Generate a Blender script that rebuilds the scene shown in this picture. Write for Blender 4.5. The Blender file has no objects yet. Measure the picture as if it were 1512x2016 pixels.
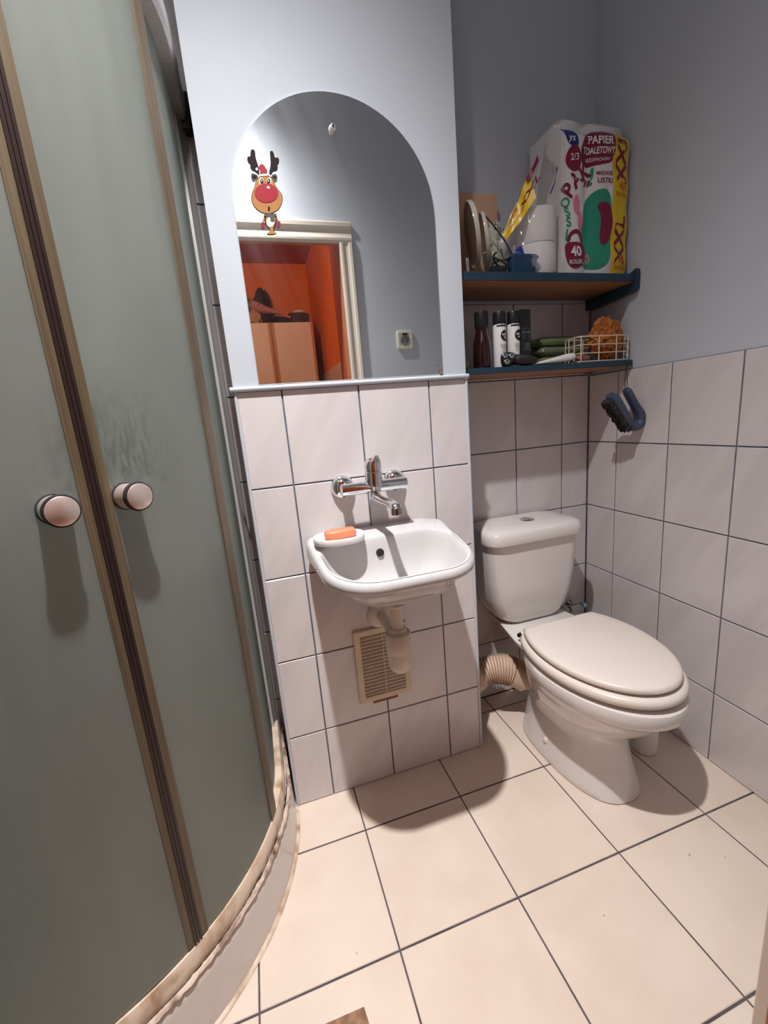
import bpy, bmesh, math, random
from math import pi, sin, cos, radians, atan2, hypot, sqrt
from mathutils import Matrix, Vector, noise as mnoise
random.seed(7)
SC = bpy.context.scene
COL = SC.collection

# ------------------------------------------------------------------ camera
cam = bpy.data.cameras.new('camera')
cam.sensor_fit = 'VERTICAL'; cam.sensor_height = 36.0
cam.lens = 834.74 / 2016 * 36.0
cam.clip_start = 0.02
cam_o = bpy.data.objects.new('camera', cam); COL.objects.link(cam_o)
cam_o.matrix_world = Matrix(((0.95211749, 0.14124973, -0.27114717, -0.61735922),
                             (-0.29392606, 0.17881644, -0.93895269, -1.15665677),
                             (-0.08414125, 0.9736905, 0.21177124, 1.15097369),
                             (0, 0, 0, 1)))
SC.camera = cam_o

# ------------------------------------------------------------------ world, lamps, exposure
W = bpy.data.worlds.new('world'); SC.world = W; W.use_nodes = True
W.node_tree.nodes['Background'].inputs[0].default_value = (0.55, 0.6, 0.7, 1)
W.node_tree.nodes['Background'].inputs[1].default_value = 0.02
SC.view_settings.view_transform = 'Standard'
SC.view_settings.look = 'None'
SC.view_settings.gamma = 1.0
SC.view_settings.use_curve_mapping = False
SC.view_settings.exposure = 0.0
LAMP = (-0.566, -0.70, 2.60)
LAMP_POWER = 290
LAMP_EXP = 7.0
LAMP_COLOR = (1.0, 0.98, 0.985)
HALL_POWER = 9
try:
    SC.cycles.use_denoising = True
    SC.cycles.sample_clamp_indirect = 6.0
except Exception:
    pass

# ------------------------------------------------------------------ helpers
ORG = {}

class MB:
    """collects faces of one mesh, in world coordinates"""
    def __init__(s): s.v = []; s.f = []; s.m = []; s.cur = 0
    def add(s, vs, fs):
        o = len(s.v); s.v += [tuple(x) for x in vs]
        for f in fs: s.f.append(tuple(i + o for i in f)); s.m.append(s.cur)
        return s
    def box(s, x0, x1, y0, y1, z0, z1, b=0.0):
        if b <= 0:
            vs = [(x, y, z) for x in (x0, x1) for y in (y0, y1) for z in (z0, z1)]
            return s.add(vs, [(0, 1, 3, 2), (4, 6, 7, 5), (0, 4, 5, 1), (2, 3, 7, 6), (0, 2, 6, 4), (1, 5, 7, 3)])
        bm = bmesh.new(); bmesh.ops.create_cube(bm, size=1)
        for v in bm.verts:
            v.co = Vector(((x0 + x1) / 2 + v.co.x * (x1 - x0), (y0 + y1) / 2 + v.co.y * (y1 - y0), (z0 + z1) / 2 + v.co.z * (z1 - z0)))
        bmesh.ops.bevel(bm, geom=bm.edges[:], offset=b, segments=2, profile=0.5, affect='EDGES')
        return s.bm(bm)
    def bm(s, bm):
        bm.verts.index_update()
        s.add([v.co[:] for v in bm.verts], [[v.index for v in f.verts] for f in bm.faces]); bm.free(); return s
    def loft(s, rings, c0=True, c1=True, closed=True):
        n = len(rings[0]); vs = [p for r in rings for p in r]; fs = []
        for k in range(len(rings) - 1):
            for i in range(n if closed else n - 1):
                j = (i + 1) % n
                fs.append((k * n + i, k * n + j, (k + 1) * n + j, (k + 1) * n + i))
        if c0: fs.append(tuple(reversed(range(n))))
        if c1: fs.append(tuple((len(rings) - 1) * n + i for i in range(n)))
        return s.add(vs, fs)
    def lathe(s, prof, o=(0, 0, 0), ax=(0, 0, 1), n=24, c0=True, c1=True):
        a = Vector(ax).normalized(); t = Vector((1, 0, 0)) if abs(a.x) < .9 else Vector((0, 1, 0))
        u = a.cross(t).normalized(); w = a.cross(u); o = Vector(o)
        return s.loft([[o + a * h + (u * cos(2 * pi * i / n) + w * sin(2 * pi * i / n)) * r for i in range(n)] for r, h in prof], c0, c1)
    def tube(s, path, r, n=10, c0=True, c1=True):
        P = [Vector(p) for p in path]; R = r if isinstance(r, (list, tuple)) else [r] * len(P)
        up = None; rings = []
        for i, p in enumerate(P):
            d = (P[min(i + 1, len(P) - 1)] - P[max(i - 1, 0)]).normalized()
            if up is None:
                up = Vector((0, 0, 1)) if abs(d.z) < .9 else Vector((0, 1, 0))
            u = d.cross(up).normalized(); up = u.cross(d).normalized()
            rings.append([p + (u * cos(2 * pi * k / n) + up * sin(2 * pi * k / n)) * R[i] for k in range(n)])
        return s.loft(rings, c0, c1)
    def prism(s, poly, plane='xz', a=0.0, b=0.01):
        """2-D outline extruded from a to b along the third axis"""
        def P(p, h):
            return {'xz': (p[0], h, p[1]), 'xy': (p[0], p[1], h), 'yz': (h, p[0], p[1])}[plane]
        return s.loft([[P(p, a) for p in poly], [P(p, b) for p in poly]])
    def grid(s, fn, nu, nv):
        vs = [fn(i / nu, j / nv) for j in range(nv + 1) for i in range(nu + 1)]
        fs = [(j * (nu + 1) + i, j * (nu + 1) + i + 1, (j + 1) * (nu + 1) + i + 1, (j + 1) * (nu + 1) + i) for j in range(nv) for i in range(nu)]
        return s.add(vs, fs)
    def sphere(s, c, r, n=16, m=10):
        r = r if isinstance(r, tuple) else (r, r, r)
        rings = [[(c[0] + r[0] * sin(pi * k / m) * cos(2 * pi * i / n), c[1] + r[1] * sin(pi * k / m) * sin(2 * pi * i / n), c[2] - r[2] * cos(pi * k / m)) for i in range(n)] for k in range(1, m)]
        return s.loft(rings)

def obj(name, mb, mats, parent=None, loc=None, smooth=40, fix=True):
    if not isinstance(mats, (list, tuple)): mats = [mats]
    if parent is not None: org = ORG[parent.name]; 
    if parent is None:
        if loc is None:
            xs = [v[0] for v in mb.v]; ys = [v[1] for v in mb.v]; zs = [v[2] for v in mb.v]
            loc = ((min(xs) + max(xs)) / 2, (min(ys) + max(ys)) / 2, min(zs))
        org = Vector(loc)
    me = bpy.data.meshes.new(name)
    me.from_pydata([(v[0] - org.x, v[1] - org.y, v[2] - org.z) for v in mb.v], [], mb.f)
    for m in mats: me.materials.append(m)
    if len(mats) > 1:
        for p, i in zip(me.polygons, mb.m): p.material_index = i
    if fix:
        bm = bmesh.new(); bm.from_mesh(me); bmesh.ops.recalc_face_normals(bm, faces=bm.faces[:]); bm.to_mesh(me); bm.free()
    if smooth:
        me.polygons.foreach_set('use_smooth', [True] * len(me.polygons))
        me.set_sharp_from_angle(angle=radians(smooth))
    o = bpy.data.objects.new(name, me); COL.objects.link(o)
    if parent is not None: o.parent = parent
    else: o.location = org
    ORG[o.name] = Vector(org)
    return o

def tag(o, label=None, cat=None, group=None, kind=None):
    if label: o['label'] = label
    if cat: o['category'] = cat
    if group: o['group'] = group
    if kind: o['kind'] = kind
    return o

def thing(name, loc, label, cat, group=None):
    e = bpy.data.objects.new(name, None); e.empty_display_size = .05; COL.objects.link(e)
    e.location = loc; ORG[e.name] = Vector(loc)
    return tag(e, label, cat, group)

def dup(o, off, label=None, parent=None):
    """copy of a thing with its parts"""
    c = o.copy(); COL.objects.link(c)
    if parent is None:
        c.location = o.location + Vector(off)
        ORG[c.name] = ORG[o.name] + Vector(off)
    else: c.parent = parent
    if label: c['label'] = label
    for ch in list(o.children): dup(ch, off, None, c)
    return c

# ---- materials
def new_mat(name):
    m = bpy.data.materials.new(name); m.use_nodes = True
    nt = m.node_tree; return m, nt, nt.nodes['Principled BSDF'], nt.nodes, nt.links

def mat(name, c, rough=.5, metal=0, var=0, vscale=20, bump=0, bscale=60, trans=0, coat=0, ior=1.45, alpha=1, emit=None, spec=None, mapscale=None, c2=None, rot=(0, 0, 0), lo=.35, hi=.65, sss=0):
    m, nt, b, N, L = new_mat(name)
    c = tuple(c) + (1,)
    b.inputs['Base Color'].default_value = c
    b.inputs['Roughness'].default_value = rough; b.inputs['Metallic'].default_value = metal
    b.inputs['Transmission Weight'].default_value = trans; b.inputs['Coat Weight'].default_value = coat
    b.inputs['IOR'].default_value = ior; b.inputs['Alpha'].default_value = alpha
    b.inputs['Coat Roughness'].default_value = .05
    if spec is not None: b.inputs['Specular IOR Level'].default_value = spec
    if emit: b.inputs['Emission Color'].default_value = tuple(emit[:3]) + (1,); b.inputs['Emission Strength'].default_value = emit[3]
    tc = None
    if var or bump or c2:
        tc = N.new('ShaderNodeTexCoord'); mp = N.new('ShaderNodeMapping'); L.new(tc.outputs['Object'], mp.inputs[0])
        if mapscale: mp.inputs['Scale'].default_value = mapscale
        mp.inputs['Rotation'].default_value = rot
    if var or c2:
        nz = N.new('ShaderNodeTexNoise'); nz.inputs['Scale'].default_value = vscale; nz.inputs['Detail'].default_value = 5
        L.new(mp.outputs[0], nz.inputs['Vector'])
        rp = N.new('ShaderNodeValToRGB'); rp.color_ramp.elements[0].position = lo; rp.color_ramp.elements[1].position = hi
        if c2: rp.color_ramp.elements[0].color = c; rp.color_ramp.elements[1].color = tuple(c2) + (1,)
        else:
            rp.color_ramp.elements[0].color = tuple(x * (1 - var) for x in c[:3]) + (1,)
            rp.color_ramp.elements[1].color = tuple(min(1, x * (1 + var)) for x in c[:3]) + (1,)
        L.new(nz.outputs['Fac'], rp.inputs[0]); L.new(rp.outputs[0], b.inputs['Base Color'])
    if bump:
        n2 = N.new('ShaderNodeTexNoise'); n2.inputs['Scale'].default_value = bscale; n2.inputs['Detail'].default_value = 4
        L.new(mp.outputs[0], n2.inputs['Vector'])
        bp = N.new('ShaderNodeBump'); bp.inputs['Strength'].default_value = bump; bp.inputs['Distance'].default_value = .002
        L.new(n2.outputs['Fac'], bp.inputs['Height']); L.new(bp.outputs[0], b.inputs['Normal'])
    return m

def tile_mat(name, base, vein, rough, scale, rot, mscale, amt, speck=0):
    """glazed tile: soft veins that differ from tile to tile"""
    m, nt, b, N, L = new_mat(name)
    tc = N.new('ShaderNodeTexCoord'); oi = N.new('ShaderNodeObjectInfo')
    sc = N.new('ShaderNodeVectorMath'); sc.operation = 'SCALE'; sc.inputs[0].default_value = (31, 17, 23)
    L.new(oi.outputs['Random'], sc.inputs['Scale'])
    mp = N.new('ShaderNodeMapping'); mp.vector_type = 'TEXTURE'; mp.inputs['Rotation'].default_value = rot; mp.inputs['Scale'].default_value = mscale
    L.new(tc.outputs['Object'], mp.inputs[0])
    ad = N.new('ShaderNodeVectorMath'); L.new(mp.outputs[0], ad.inputs[0]); L.new(sc.outputs[0], ad.inputs[1])
    nz = N.new('ShaderNodeTexNoise'); nz.inputs['Scale'].default_value = scale; nz.inputs['Detail'].default_value = 6; nz.inputs['Roughness'].default_value = .55
    L.new(ad.outputs[0], nz.inputs['Vector'])
    rp = N.new('ShaderNodeValToRGB'); rp.color_ramp.elements[0].position = .36; rp.color_ramp.elements[1].position = .6
    rp.color_ramp.elements[0].color = tuple(a * (1 - amt) + v * amt for a, v in zip(base, vein)) + (1,); rp.color_ramp.elements[1].color = tuple(base) + (1,)
    L.new(nz.outputs['Fac'], rp.inputs[0])
    out = rp.outputs[0]
    if speck:
        vo = N.new('ShaderNodeTexNoise'); vo.inputs['Scale'].default_value = 55; vo.inputs['Detail'].default_value = 2
        L.new(ad.outputs[0], vo.inputs['Vector'])
        r2 = N.new('ShaderNodeValToRGB'); r2.color_ramp.elements[0].position = .785; r2.color_ramp.elements[1].position = .80
        L.new(vo.outputs['Fac'], r2.inputs[0])
        mx = N.new('ShaderNodeMixRGB'); mx.inputs[2].default_value = (.12, .07, .05, 1)
        L.new(r2.outputs[0], mx.inputs[0]); L.new(out, mx.inputs[1]); out = mx.outputs[0]
    L.new(out, b.inputs['Base Color'])
    b.inputs['Roughness'].default_value = rough
    n2 = N.new('ShaderNodeTexNoise'); n2.inputs['Scale'].default_value = 9; L.new(ad.outputs[0], n2.inputs['Vector'])
    bp = N.new('ShaderNodeBump'); bp.inputs['Strength'].default_value = .05; bp.inputs['Distance'].default_value = .01
    L.new(n2.outputs['Fac'], bp.inputs['Height']); L.new(bp.outputs[0], b.inputs['Normal'])
    return m

def paint_mat(name, c, var=.04):
    return mat(name, c, rough=.75, var=var, vscale=2.2, bump=.12, bscale=140, spec=.3)

M = {}
M['paint'] = paint_mat('grey_blue_paint', (.53, .565, .615))
M['ceiling'] = mat('white_ceiling_paint', (.75, .76, .76), .9)
M['tile'] = tile_mat('marbled_wall_tile', (.70, .655, .645), (.46, .43, .425), .16, 3.2, (0, .5, 0), (.22, 1, 1.5), .26)
M['grout'] = mat('slate_grout', (.11, .13, .17), .8, var=.25, vscale=30)
M['floor_tile'] = tile_mat('beige_floor_tile', (.75, .63, .53), (.66, .53, .44), .34, 5.5, (0, 0, .3), (1, 1, 1), .55, speck=1)
M['floor_grout'] = mat('dark_floor_grout', (.085, .07, .08), .85, var=.3, vscale=12)
M['trim'] = mat('pale_blue_plastic_trim', (.56, .59, .64), .3)
M['ceramic'] = mat('white_glazed_ceramic', (.54, .525, .515), .08, coat=.5)
M['ceramic_w'] = mat('toilet_ceramic', (.72, .68, .65), .12, coat=.4)
M['seat'] = mat('cream_plastic_seat', (.74, .66, .59), .28)
M['chrome'] = mat('chrome', (.78, .79, .80), .06, metal=1)
M['chrome_d'] = mat('dark_chrome', (.45, .45, .46), .12, metal=1)
M['black'] = mat('black_plastic', (.012, .012, .014), .35)
M['blackr'] = mat('black_rubber', (.02, .016, .016), .6)
M['hole'] = mat('dark_void', (.01, .008, .008), .9)
M['trap'] = mat('aged_white_plastic', (.66, .57, .47), .4, var=.08, vscale=15)
M['vent'] = mat('cream_plastic', (.66, .54, .40), .45, var=.06, vscale=18)
M['vent_dark'] = mat('brown_plate', (.20, .125, .075), .8)
M['soap'] = mat('orange_soap', (.66, .22, .11), .35, var=.1, vscale=12, bump=.2, bscale=30)
M['dish'] = mat('white_plastic', (.80, .76, .74), .35)
M['duct'] = mat('cream_duct_plastic', (.66, .50, .38), .5, var=.12, vscale=14)
M['tray'] = mat('white_acrylic', (.68, .63, .60), .22, var=.03, vscale=6)
M['rail'] = mat('stained_cream_plastic', (.72, .58, .45), .45, c2=(.36, .21, .11), vscale=22, lo=.46, hi=.74, mapscale=(1, 1, 1))
M['sealant'] = mat('mouldy_sealant', (.68, .53, .43), .7, c2=(.16, .08, .045), vscale=30, lo=.44, hi=.66, bump=.6, bscale=60)
M['alu'] = mat('satin_profile', (.66, .63, .60), .32, metal=.35, var=.06, vscale=6, mapscale=(30, 30, 1))
M['seal_b'] = mat('brown_seal_plastic', (.135, .098, .056), .4, var=.25, vscale=6, mapscale=(40, 40, .6), trans=.15)
M['seal_d'] = mat('dark_magnetic_seal', (.025, .012, .01), .35)
M['knob'] = mat('brushed_nickel', (.80, .69, .62), .33, metal=.75)
M['blue_edge'] = mat('blue_painted_edge', (.018, .045, .075), .45, var=.15, vscale=10)
M['wood'] = mat('brown_laminate', (.40, .175, .07), .45, c2=(.27, .11, .045), vscale=4, mapscale=(3, 28, 28))
M['card'] = mat('brown_cardboard', (.60, .37, .25), .85, var=.07, vscale=8)
M['paper'] = mat('white_tissue_paper', (.80, .76, .74), .95, bump=.3, bscale=120)
M['wrap'] = mat('white_printed_film', (.78, .75, .74), .25, coat=.3)
M['maroon'] = mat('maroon_print', (.22, .012, .05), .35)
M['yellow'] = mat('yellow_print', (.80, .55, .02), .35)
M['green'] = mat('green_print', (.03, .30, .19), .35)
M['pink'] = mat('pink_print', (.75, .25, .35), .35)
M['navy'] = mat('navy_print', (.02, .03, .20), .35)
M['orange_ink'] = mat('orange_print', (.75, .16, .02), .35)
M['white_ink'] = mat('white_print', (.8, .78, .76), .5)
M['white_pl'] = mat('white_gloss_plastic', (.72, .70, .69), .3)
M['dgrey'] = mat('grey_print', (.2, .2, .21), .5)
M['sponge'] = mat('orange_sea_sponge', (.62, .23, .06), .95, c2=(.32, .10, .02), vscale=60, lo=.4, hi=.6)
M['pinksoap'] = mat('brick_red_soap', (.36, .13, .09), .5)
M['wire'] = mat('cream_coated_wire', (.74, .62, .48), .35)
M['brush'] = mat('slate_blue_plastic', (.06, .078, .13), .45)
M['bristle'] = mat('dark_bristles', (.035, .03, .03), .9, var=.5, vscale=120)
M['amber'] = mat('dark_amber_plastic', (.018, .004, .004), .12, coat=.5)
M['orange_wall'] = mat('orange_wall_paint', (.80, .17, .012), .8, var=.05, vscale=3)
M['orange_ceil'] = mat('rust_ceiling_wall_shade', (.42, .07, .02), .8)
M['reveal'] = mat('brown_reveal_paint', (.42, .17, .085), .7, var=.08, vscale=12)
M['casing'] = mat('cream_door_casing', (.66, .585, .49), .4)
M['dado'] = mat('beige_dado_paint', (.62, .42, .30), .7)
M['ward'] = mat('beige_wardrobe_laminate', (.72, .48, .33), .5, var=.03, vscale=4)
M['ward_e'] = mat('orange_wood_edge', (.50, .19, .05), .5)
M['kraft'] = mat('kraft_paper', (.42, .25, .13), .85, bump=.5, bscale=25)
M['mat_brown'] = mat('brown_felt_mat', (.30, .17, .10), .95, var=.3, vscale=60, bump=.6, bscale=150)
M['cream_pl'] = mat('cream_socket_plastic', (.72, .68, .56), .35)
M['cyan'] = mat('cyan_plastic', (.25, .5, .55), .4)
M['tan'] = mat('reindeer_tan', (.42, .20, .07), .6, spec=.2)
M['dkbrown'] = mat('antler_brown', (.018, .009, .008), .6, spec=.15)
M['red'] = mat('glossy_red', (.34, .008, .022), .5, spec=.3)
M['cream_i'] = mat('cream_print', (.85, .76, .60), .5)
M['greyear'] = mat('grey_green_print', (.10, .10, .09), .7, spec=.2)

def glassy(name, tint, rough, mix_diff, diff):
    """thin plastic film or glass: part clear, part diffuse"""
    m, nt, b, N, L = new_mat(name)
    N.remove(b)
    out = N['Material Output']
    tr = N.new('ShaderNodeBsdfTransparent'); tr.inputs[0].default_value = tuple(tint) + (1,)
    df = N.new('ShaderNodeBsdfPrincipled'); df.inputs['Base Color'].default_value = tuple(diff) + (1,); df.inputs['Roughness'].default_value = rough
    mx = N.new('ShaderNodeMixShader'); mx.inputs[0].default_value = mix_diff
    L.new(tr.outputs[0], mx.inputs[1]); L.new(df.outputs[0], mx.inputs[2]); L.new(mx.outputs[0], out.inputs[0])
    return m
M['film'] = glassy('clear_plastic_film', (.97, .97, .97), .12, .16, (.72, .70, .69))
M['bag_green'] = glassy('green_plastic_bag', (.6, .68, .5), .15, .55, (.27, .34, .17))
M['bag_clear'] = glassy('crinkled_clear_bag', (.95, .97, .93), .15, .55, (.62, .62, .55))
M['blue_pl'] = glassy('dark_blue_clear_plastic', (.35, .5, .75), .08, .7, (.018, .06, .13))
M['clear'] = glassy('clear_glass', (.93, .93, .92), .04, .22, (.35, .32, .30))
M['tan_clear'] = glassy('smoky_clear_plastic', (.8, .74, .68), .08, .5, (.34, .26, .21))

def frosted():
    m, nt, b, N, L = new_mat('frosted_green_glass')
    N.remove(b); out = N['Material Output']
    tc = N.new('ShaderNodeTexCoord')
    # fine etched grain plus dried water marks
    n1 = N.new('ShaderNodeTexNoise'); n1.inputs['Scale'].default_value = 420; L.new(tc.outputs['Object'], n1.inputs['Vector'])
    mp = N.new('ShaderNodeMapping'); mp.inputs['Scale'].default_value = (14, 14, 2.2); L.new(tc.outputs['Object'], mp.inputs[0])
    n2 = N.new('ShaderNodeTexNoise'); n2.inputs['Scale'].default_value = 1.6; n2.inputs['Detail'].default_value = 8; L.new(mp.outputs[0], n2.inputs['Vector'])
    r2 = N.new('ShaderNodeValToRGB'); r2.color_ramp.elements[0].position = .3; r2.color_ramp.elements[1].position = .75
    r2.color_ramp.elements[0].color = (.305, .315, .29, 1); r2.color_ramp.elements[1].color = (.375, .39, .36, 1)
    L.new(n2.outputs['Fac'], r2.inputs[0])
    mxc = N.new('ShaderNodeMixRGB'); mxc.blend_type = 'OVERLAY'; mxc.inputs[0].default_value = .15
    L.new(r2.outputs[0], mxc.inputs[1]); L.new(n1.outputs['Fac'], mxc.inputs[2])
    # smeared water marks above the right-hand knob (glass coordinates)
    vs_ = N.new('ShaderNodeVectorMath'); vs_.operation = 'DISTANCE'; vs_.inputs[1].default_value = (.115, -.085, .985)
    L.new(tc.outputs['Object'], vs_.inputs[0])
    rm = N.new('ShaderNodeValToRGB'); rm.color_ramp.elements[0].position = .02; rm.color_ramp.elements[1].position = .15
    rm.color_ramp.elements[0].color = (1, 1, 1, 1); rm.color_ramp.elements[1].color = (0, 0, 0, 1); L.new(vs_.outputs['Value'], rm.inputs[0])
    mp3 = N.new('ShaderNodeMapping'); mp3.inputs['Scale'].default_value = (150, 150, 45); L.new(tc.outputs['Object'], mp3.inputs[0])
    n3 = N.new('ShaderNodeTexNoise'); n3.inputs['Scale'].default_value = 1.0; n3.inputs['Detail'].default_value = 5; L.new(mp3.outputs[0], n3.inputs['Vector'])
    r3 = N.new('ShaderNodeValToRGB'); r3.color_ramp.elements[0].position = .42; r3.color_ramp.elements[1].position = .62; L.new(n3.outputs['Fac'], r3.inputs[0])
    mm = N.new('ShaderNodeMath'); mm.operation = 'MULTIPLY'; L.new(rm.outputs[0], mm.inputs[0]); L.new(r3.outputs[0], mm.inputs[1])
    mk_ = N.new('ShaderNodeMixRGB'); mk_.inputs[2].default_value = (.13, .145, .13, 1); L.new(mm.outputs[0], mk_.inputs[0]); L.new(mxc.outputs[0], mk_.inputs[1])
    df = N.new('ShaderNodeBsdfDiffuse'); L.new(mk_.outputs[0], df.inputs[0])
    tl = N.new('ShaderNodeBsdfTranslucent'); tl.inputs[0].default_value = (.68, .75, .69, 1)
    rf = N.new('ShaderNodeBsdfPrincipled'); rf.inputs['Base Color'].default_value = (.80, .90, .86, 1)
    rf.inputs['Roughness'].default_value = .42; rf.inputs['Transmission Weight'].default_value = 1.0; rf.inputs['IOR'].default_value = 1.15
    bp = N.new('ShaderNodeBump'); bp.inputs['Strength'].default_value = .25; bp.inputs['Distance'].default_value = .001
    L.new(n1.outputs['Fac'], bp.inputs['Height']); L.new(bp.outputs[0], rf.inputs['Normal']); L.new(bp.outputs[0], df.inputs['Normal'])
    m1 = N.new('ShaderNodeMixShader'); m1.inputs[0].default_value = .55
    L.new(df.outputs[0], m1.inputs[1]); L.new(tl.outputs[0], m1.inputs[2])
    m2 = N.new('ShaderNodeMixShader'); m2.inputs[0].default_value = .34
    L.new(m1.outputs[0], m2.inputs[1]); L.new(rf.outputs[0], m2.inputs[2])
    gl = N.new('ShaderNodeBsdfGlossy'); gl.inputs['Roughness'].default_value = .35; gl.inputs[0].default_value = (.9, .9, .9, 1)
    m3 = N.new('ShaderNodeMixShader'); m3.inputs[0].default_value = .05
    L.new(m2.outputs[0], m3.inputs[1]); L.new(gl.outputs[0], m3.inputs[2])
    L.new(m3.outputs[0], out.inputs[0])
    return m
M['frost'] = frosted()

def mirror_mat():
    m, nt, b, N, L = new_mat('smeared_mirror')
    N.remove(b); out = N['Material Output']
    tc = N.new('ShaderNodeTexCoord'); mp = N.new('ShaderNodeMapping'); mp.vector_type = 'TEXTURE'; mp.inputs['Rotation'].default_value = (0, -.3, 0); mp.inputs['Scale'].default_value = (.07, 1, 1.2)
    L.new(tc.outputs['Object'], mp.inputs[0])
    nz = N.new('ShaderNodeTexNoise'); nz.inputs['Scale'].default_value = 1.6; nz.inputs['Detail'].default_value = 4; L.new(mp.outputs[0], nz.inputs['Vector'])
    rp = N.new('ShaderNodeValToRGB'); rp.color_ramp.elements[0].position = .35; rp.color_ramp.elements[1].position = .75
    rp.color_ramp.elements[0].color = (.01, .01, .01, 1); rp.color_ramp.elements[1].color = (.065, .065, .065, 1)
    L.new(nz.outputs['Fac'], rp.inputs[0])
    g0 = N.new('ShaderNodeBsdfGlossy'); g0.inputs['Roughness'].default_value = 0; g0.inputs[0].default_value = (.93, .94, .94, 1)
    g1 = N.new('ShaderNodeBsdfGlossy'); g1.inputs['Roughness'].default_value = .34; g1.inputs[0].default_value = (.9, .9, .95, 1)
    mx = N.new('ShaderNodeMixShader'); L.new(rp.outputs[0], mx.inputs[0]); L.new(g0.outputs[0], mx.inputs[1]); L.new(g1.outputs[0], mx.inputs[2])
    L.new(mx.outputs[0], out.inputs[0]); return m
M['mirror'] = mirror_mat()

# ---- lettering
_tx = {}
def text_mesh(s, size, bold=0.0, align='CENTER'):
    """flat lettering as 2-D vertices and faces, centred on the origin"""
    key = (s, bold, align)
    if key not in _tx:
        cu = bpy.data.curves.new('lettering', 'FONT'); cu.body = s; cu.size = 1; cu.align_x = align; cu.align_y = 'CENTER'
        cu.offset = bold; cu.resolution_u = 3
        o = bpy.data.objects.new('lettering', cu); COL.objects.link(o)
        dg = bpy.context.evaluated_depsgraph_get(); me = bpy.data.meshes.new_from_object(o.evaluated_get(dg))
        _tx[key] = ([tuple(v.co[:2]) for v in me.vertices], [tuple(p.vertices) for p in me.polygons])
        bpy.data.objects.remove(o); bpy.data.meshes.remove(me); bpy.data.curves.remove(cu)
    vs, fs = _tx[key]
    return [(x * size, y * size) for x, y in vs], fs

def put_text(mb, s, size, fn, u, v, rot=0.0, bold=.02, sx=1.0):
    vs, fs = text_mesh(s, size, bold); c, d = cos(rot), sin(rot)
    mb.add([fn(u + sx * x * c - y * d, v + sx * x * d + y * c) for x, y in vs], fs)

def put_patch(mb, poly, fn, step=.012):
    """flat print with the outline poly, mapped on a surface by fn"""
    bm = bmesh.new(); f = bm.faces.new([bm.verts.new((p[0], p[1], 0)) for p in poly])
    bmesh.ops.triangulate(bm, faces=[f])
    for _ in range(4):
        es = [e for e in bm.edges if e.calc_length() > step]
        if not es: break
        bmesh.ops.subdivide_edges(bm, edges=es, cuts=1)
        bmesh.ops.triangulate(bm, faces=bm.faces[:])
    bm.verts.index_update()
    mb.add([fn(v.co.x, v.co.y) for v in bm.verts], [[v.index for v in f.verts] for f in bm.faces]); bm.free()

def ell(cx, cy, rx, ry, n=24, rot=0, p=2.0):
    out = []
    for i in range(n):
        a = 2 * pi * i / n; x = rx * math.copysign(abs(cos(a)) ** (2 / p), cos(a)); y = ry * math.copysign(abs(sin(a)) ** (2 / p), sin(a))
        out.append((cx + x * cos(rot) - y * sin(rot), cy + x * sin(rot) + y * cos(rot)))
    return out

def smooth_poly(pts, k=3):
    """rounded outline through a coarse polygon (Chaikin)"""
    for _ in range(k):
        q = []
        for i in range(len(pts)):
            a = pts[i]; b = pts[(i + 1) % len(pts)]
            q += [(a[0] * .75 + b[0] * .25, a[1] * .75 + b[1] * .25), (a[0] * .25 + b[0] * .75, a[1] * .25 + b[1] * .75)]
        pts = q
    return pts

def rrect(x0, x1, y0, y1, r, n=6):
    """rounded rectangle, r one radius or four (x1y1, x0y1, x0y0, x1y0)"""
    R = r if isinstance(r, (list, tuple)) else [r] * 4
    cs = [(x1 - R[0], y1 - R[0], 0, R[0]), (x0 + R[1], y1 - R[1], 90, R[1]), (x0 + R[2], y0 + R[2], 180, R[2]), (x1 - R[3], y0 + R[3], 270, R[3])]
    return [(cx + rr * cos(radians(a + 90 * k / n)), cy + rr * sin(radians(a + 90 * k / n))) for cx, cy, a, rr in cs for k in range(n + 1)]

def polar(poly, c, n=64):
    """outline resampled at even angles about c"""
    out = []
    for i in range(n):
        a = 2 * pi * i / n; d = (cos(a), sin(a)); best = None
        for k in range(len(poly)):
            p, q = poly[k], poly[(k + 1) % len(poly)]
            ex, ey = q[0] - p[0], q[1] - p[1]; den = d[0] * ey - d[1] * ex
            if abs(den) < 1e-12: continue
            t = ((p[0] - c[0]) * ey - (p[1] - c[1]) * ex) / den; s_ = ((p[0] - c[0]) * d[1] - (p[1] - c[1]) * d[0]) / den
            if t > 0 and -1e-6 <= s_ <= 1 + 1e-6: best = t if best is None else max(best, t)
        out.append((c[0] + d[0] * best, c[1] + d[1] * best))
    return out

def sstep(a, b, x):
    t = max(0, min(1, (x - a) / (b - a))); return t * t * (3 - 2 * t)

# ------------------------------------------------------------------ the room
CEIL = 2.68
FRONT = -0.92          # bathroom face of the door wall
HALLF = -1.00          # hall face of the door wall
D = 0.23               # back wall of the toilet niche
PW = -0.6456           # left edge of the pipe shaft
XL = -1.45

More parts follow.
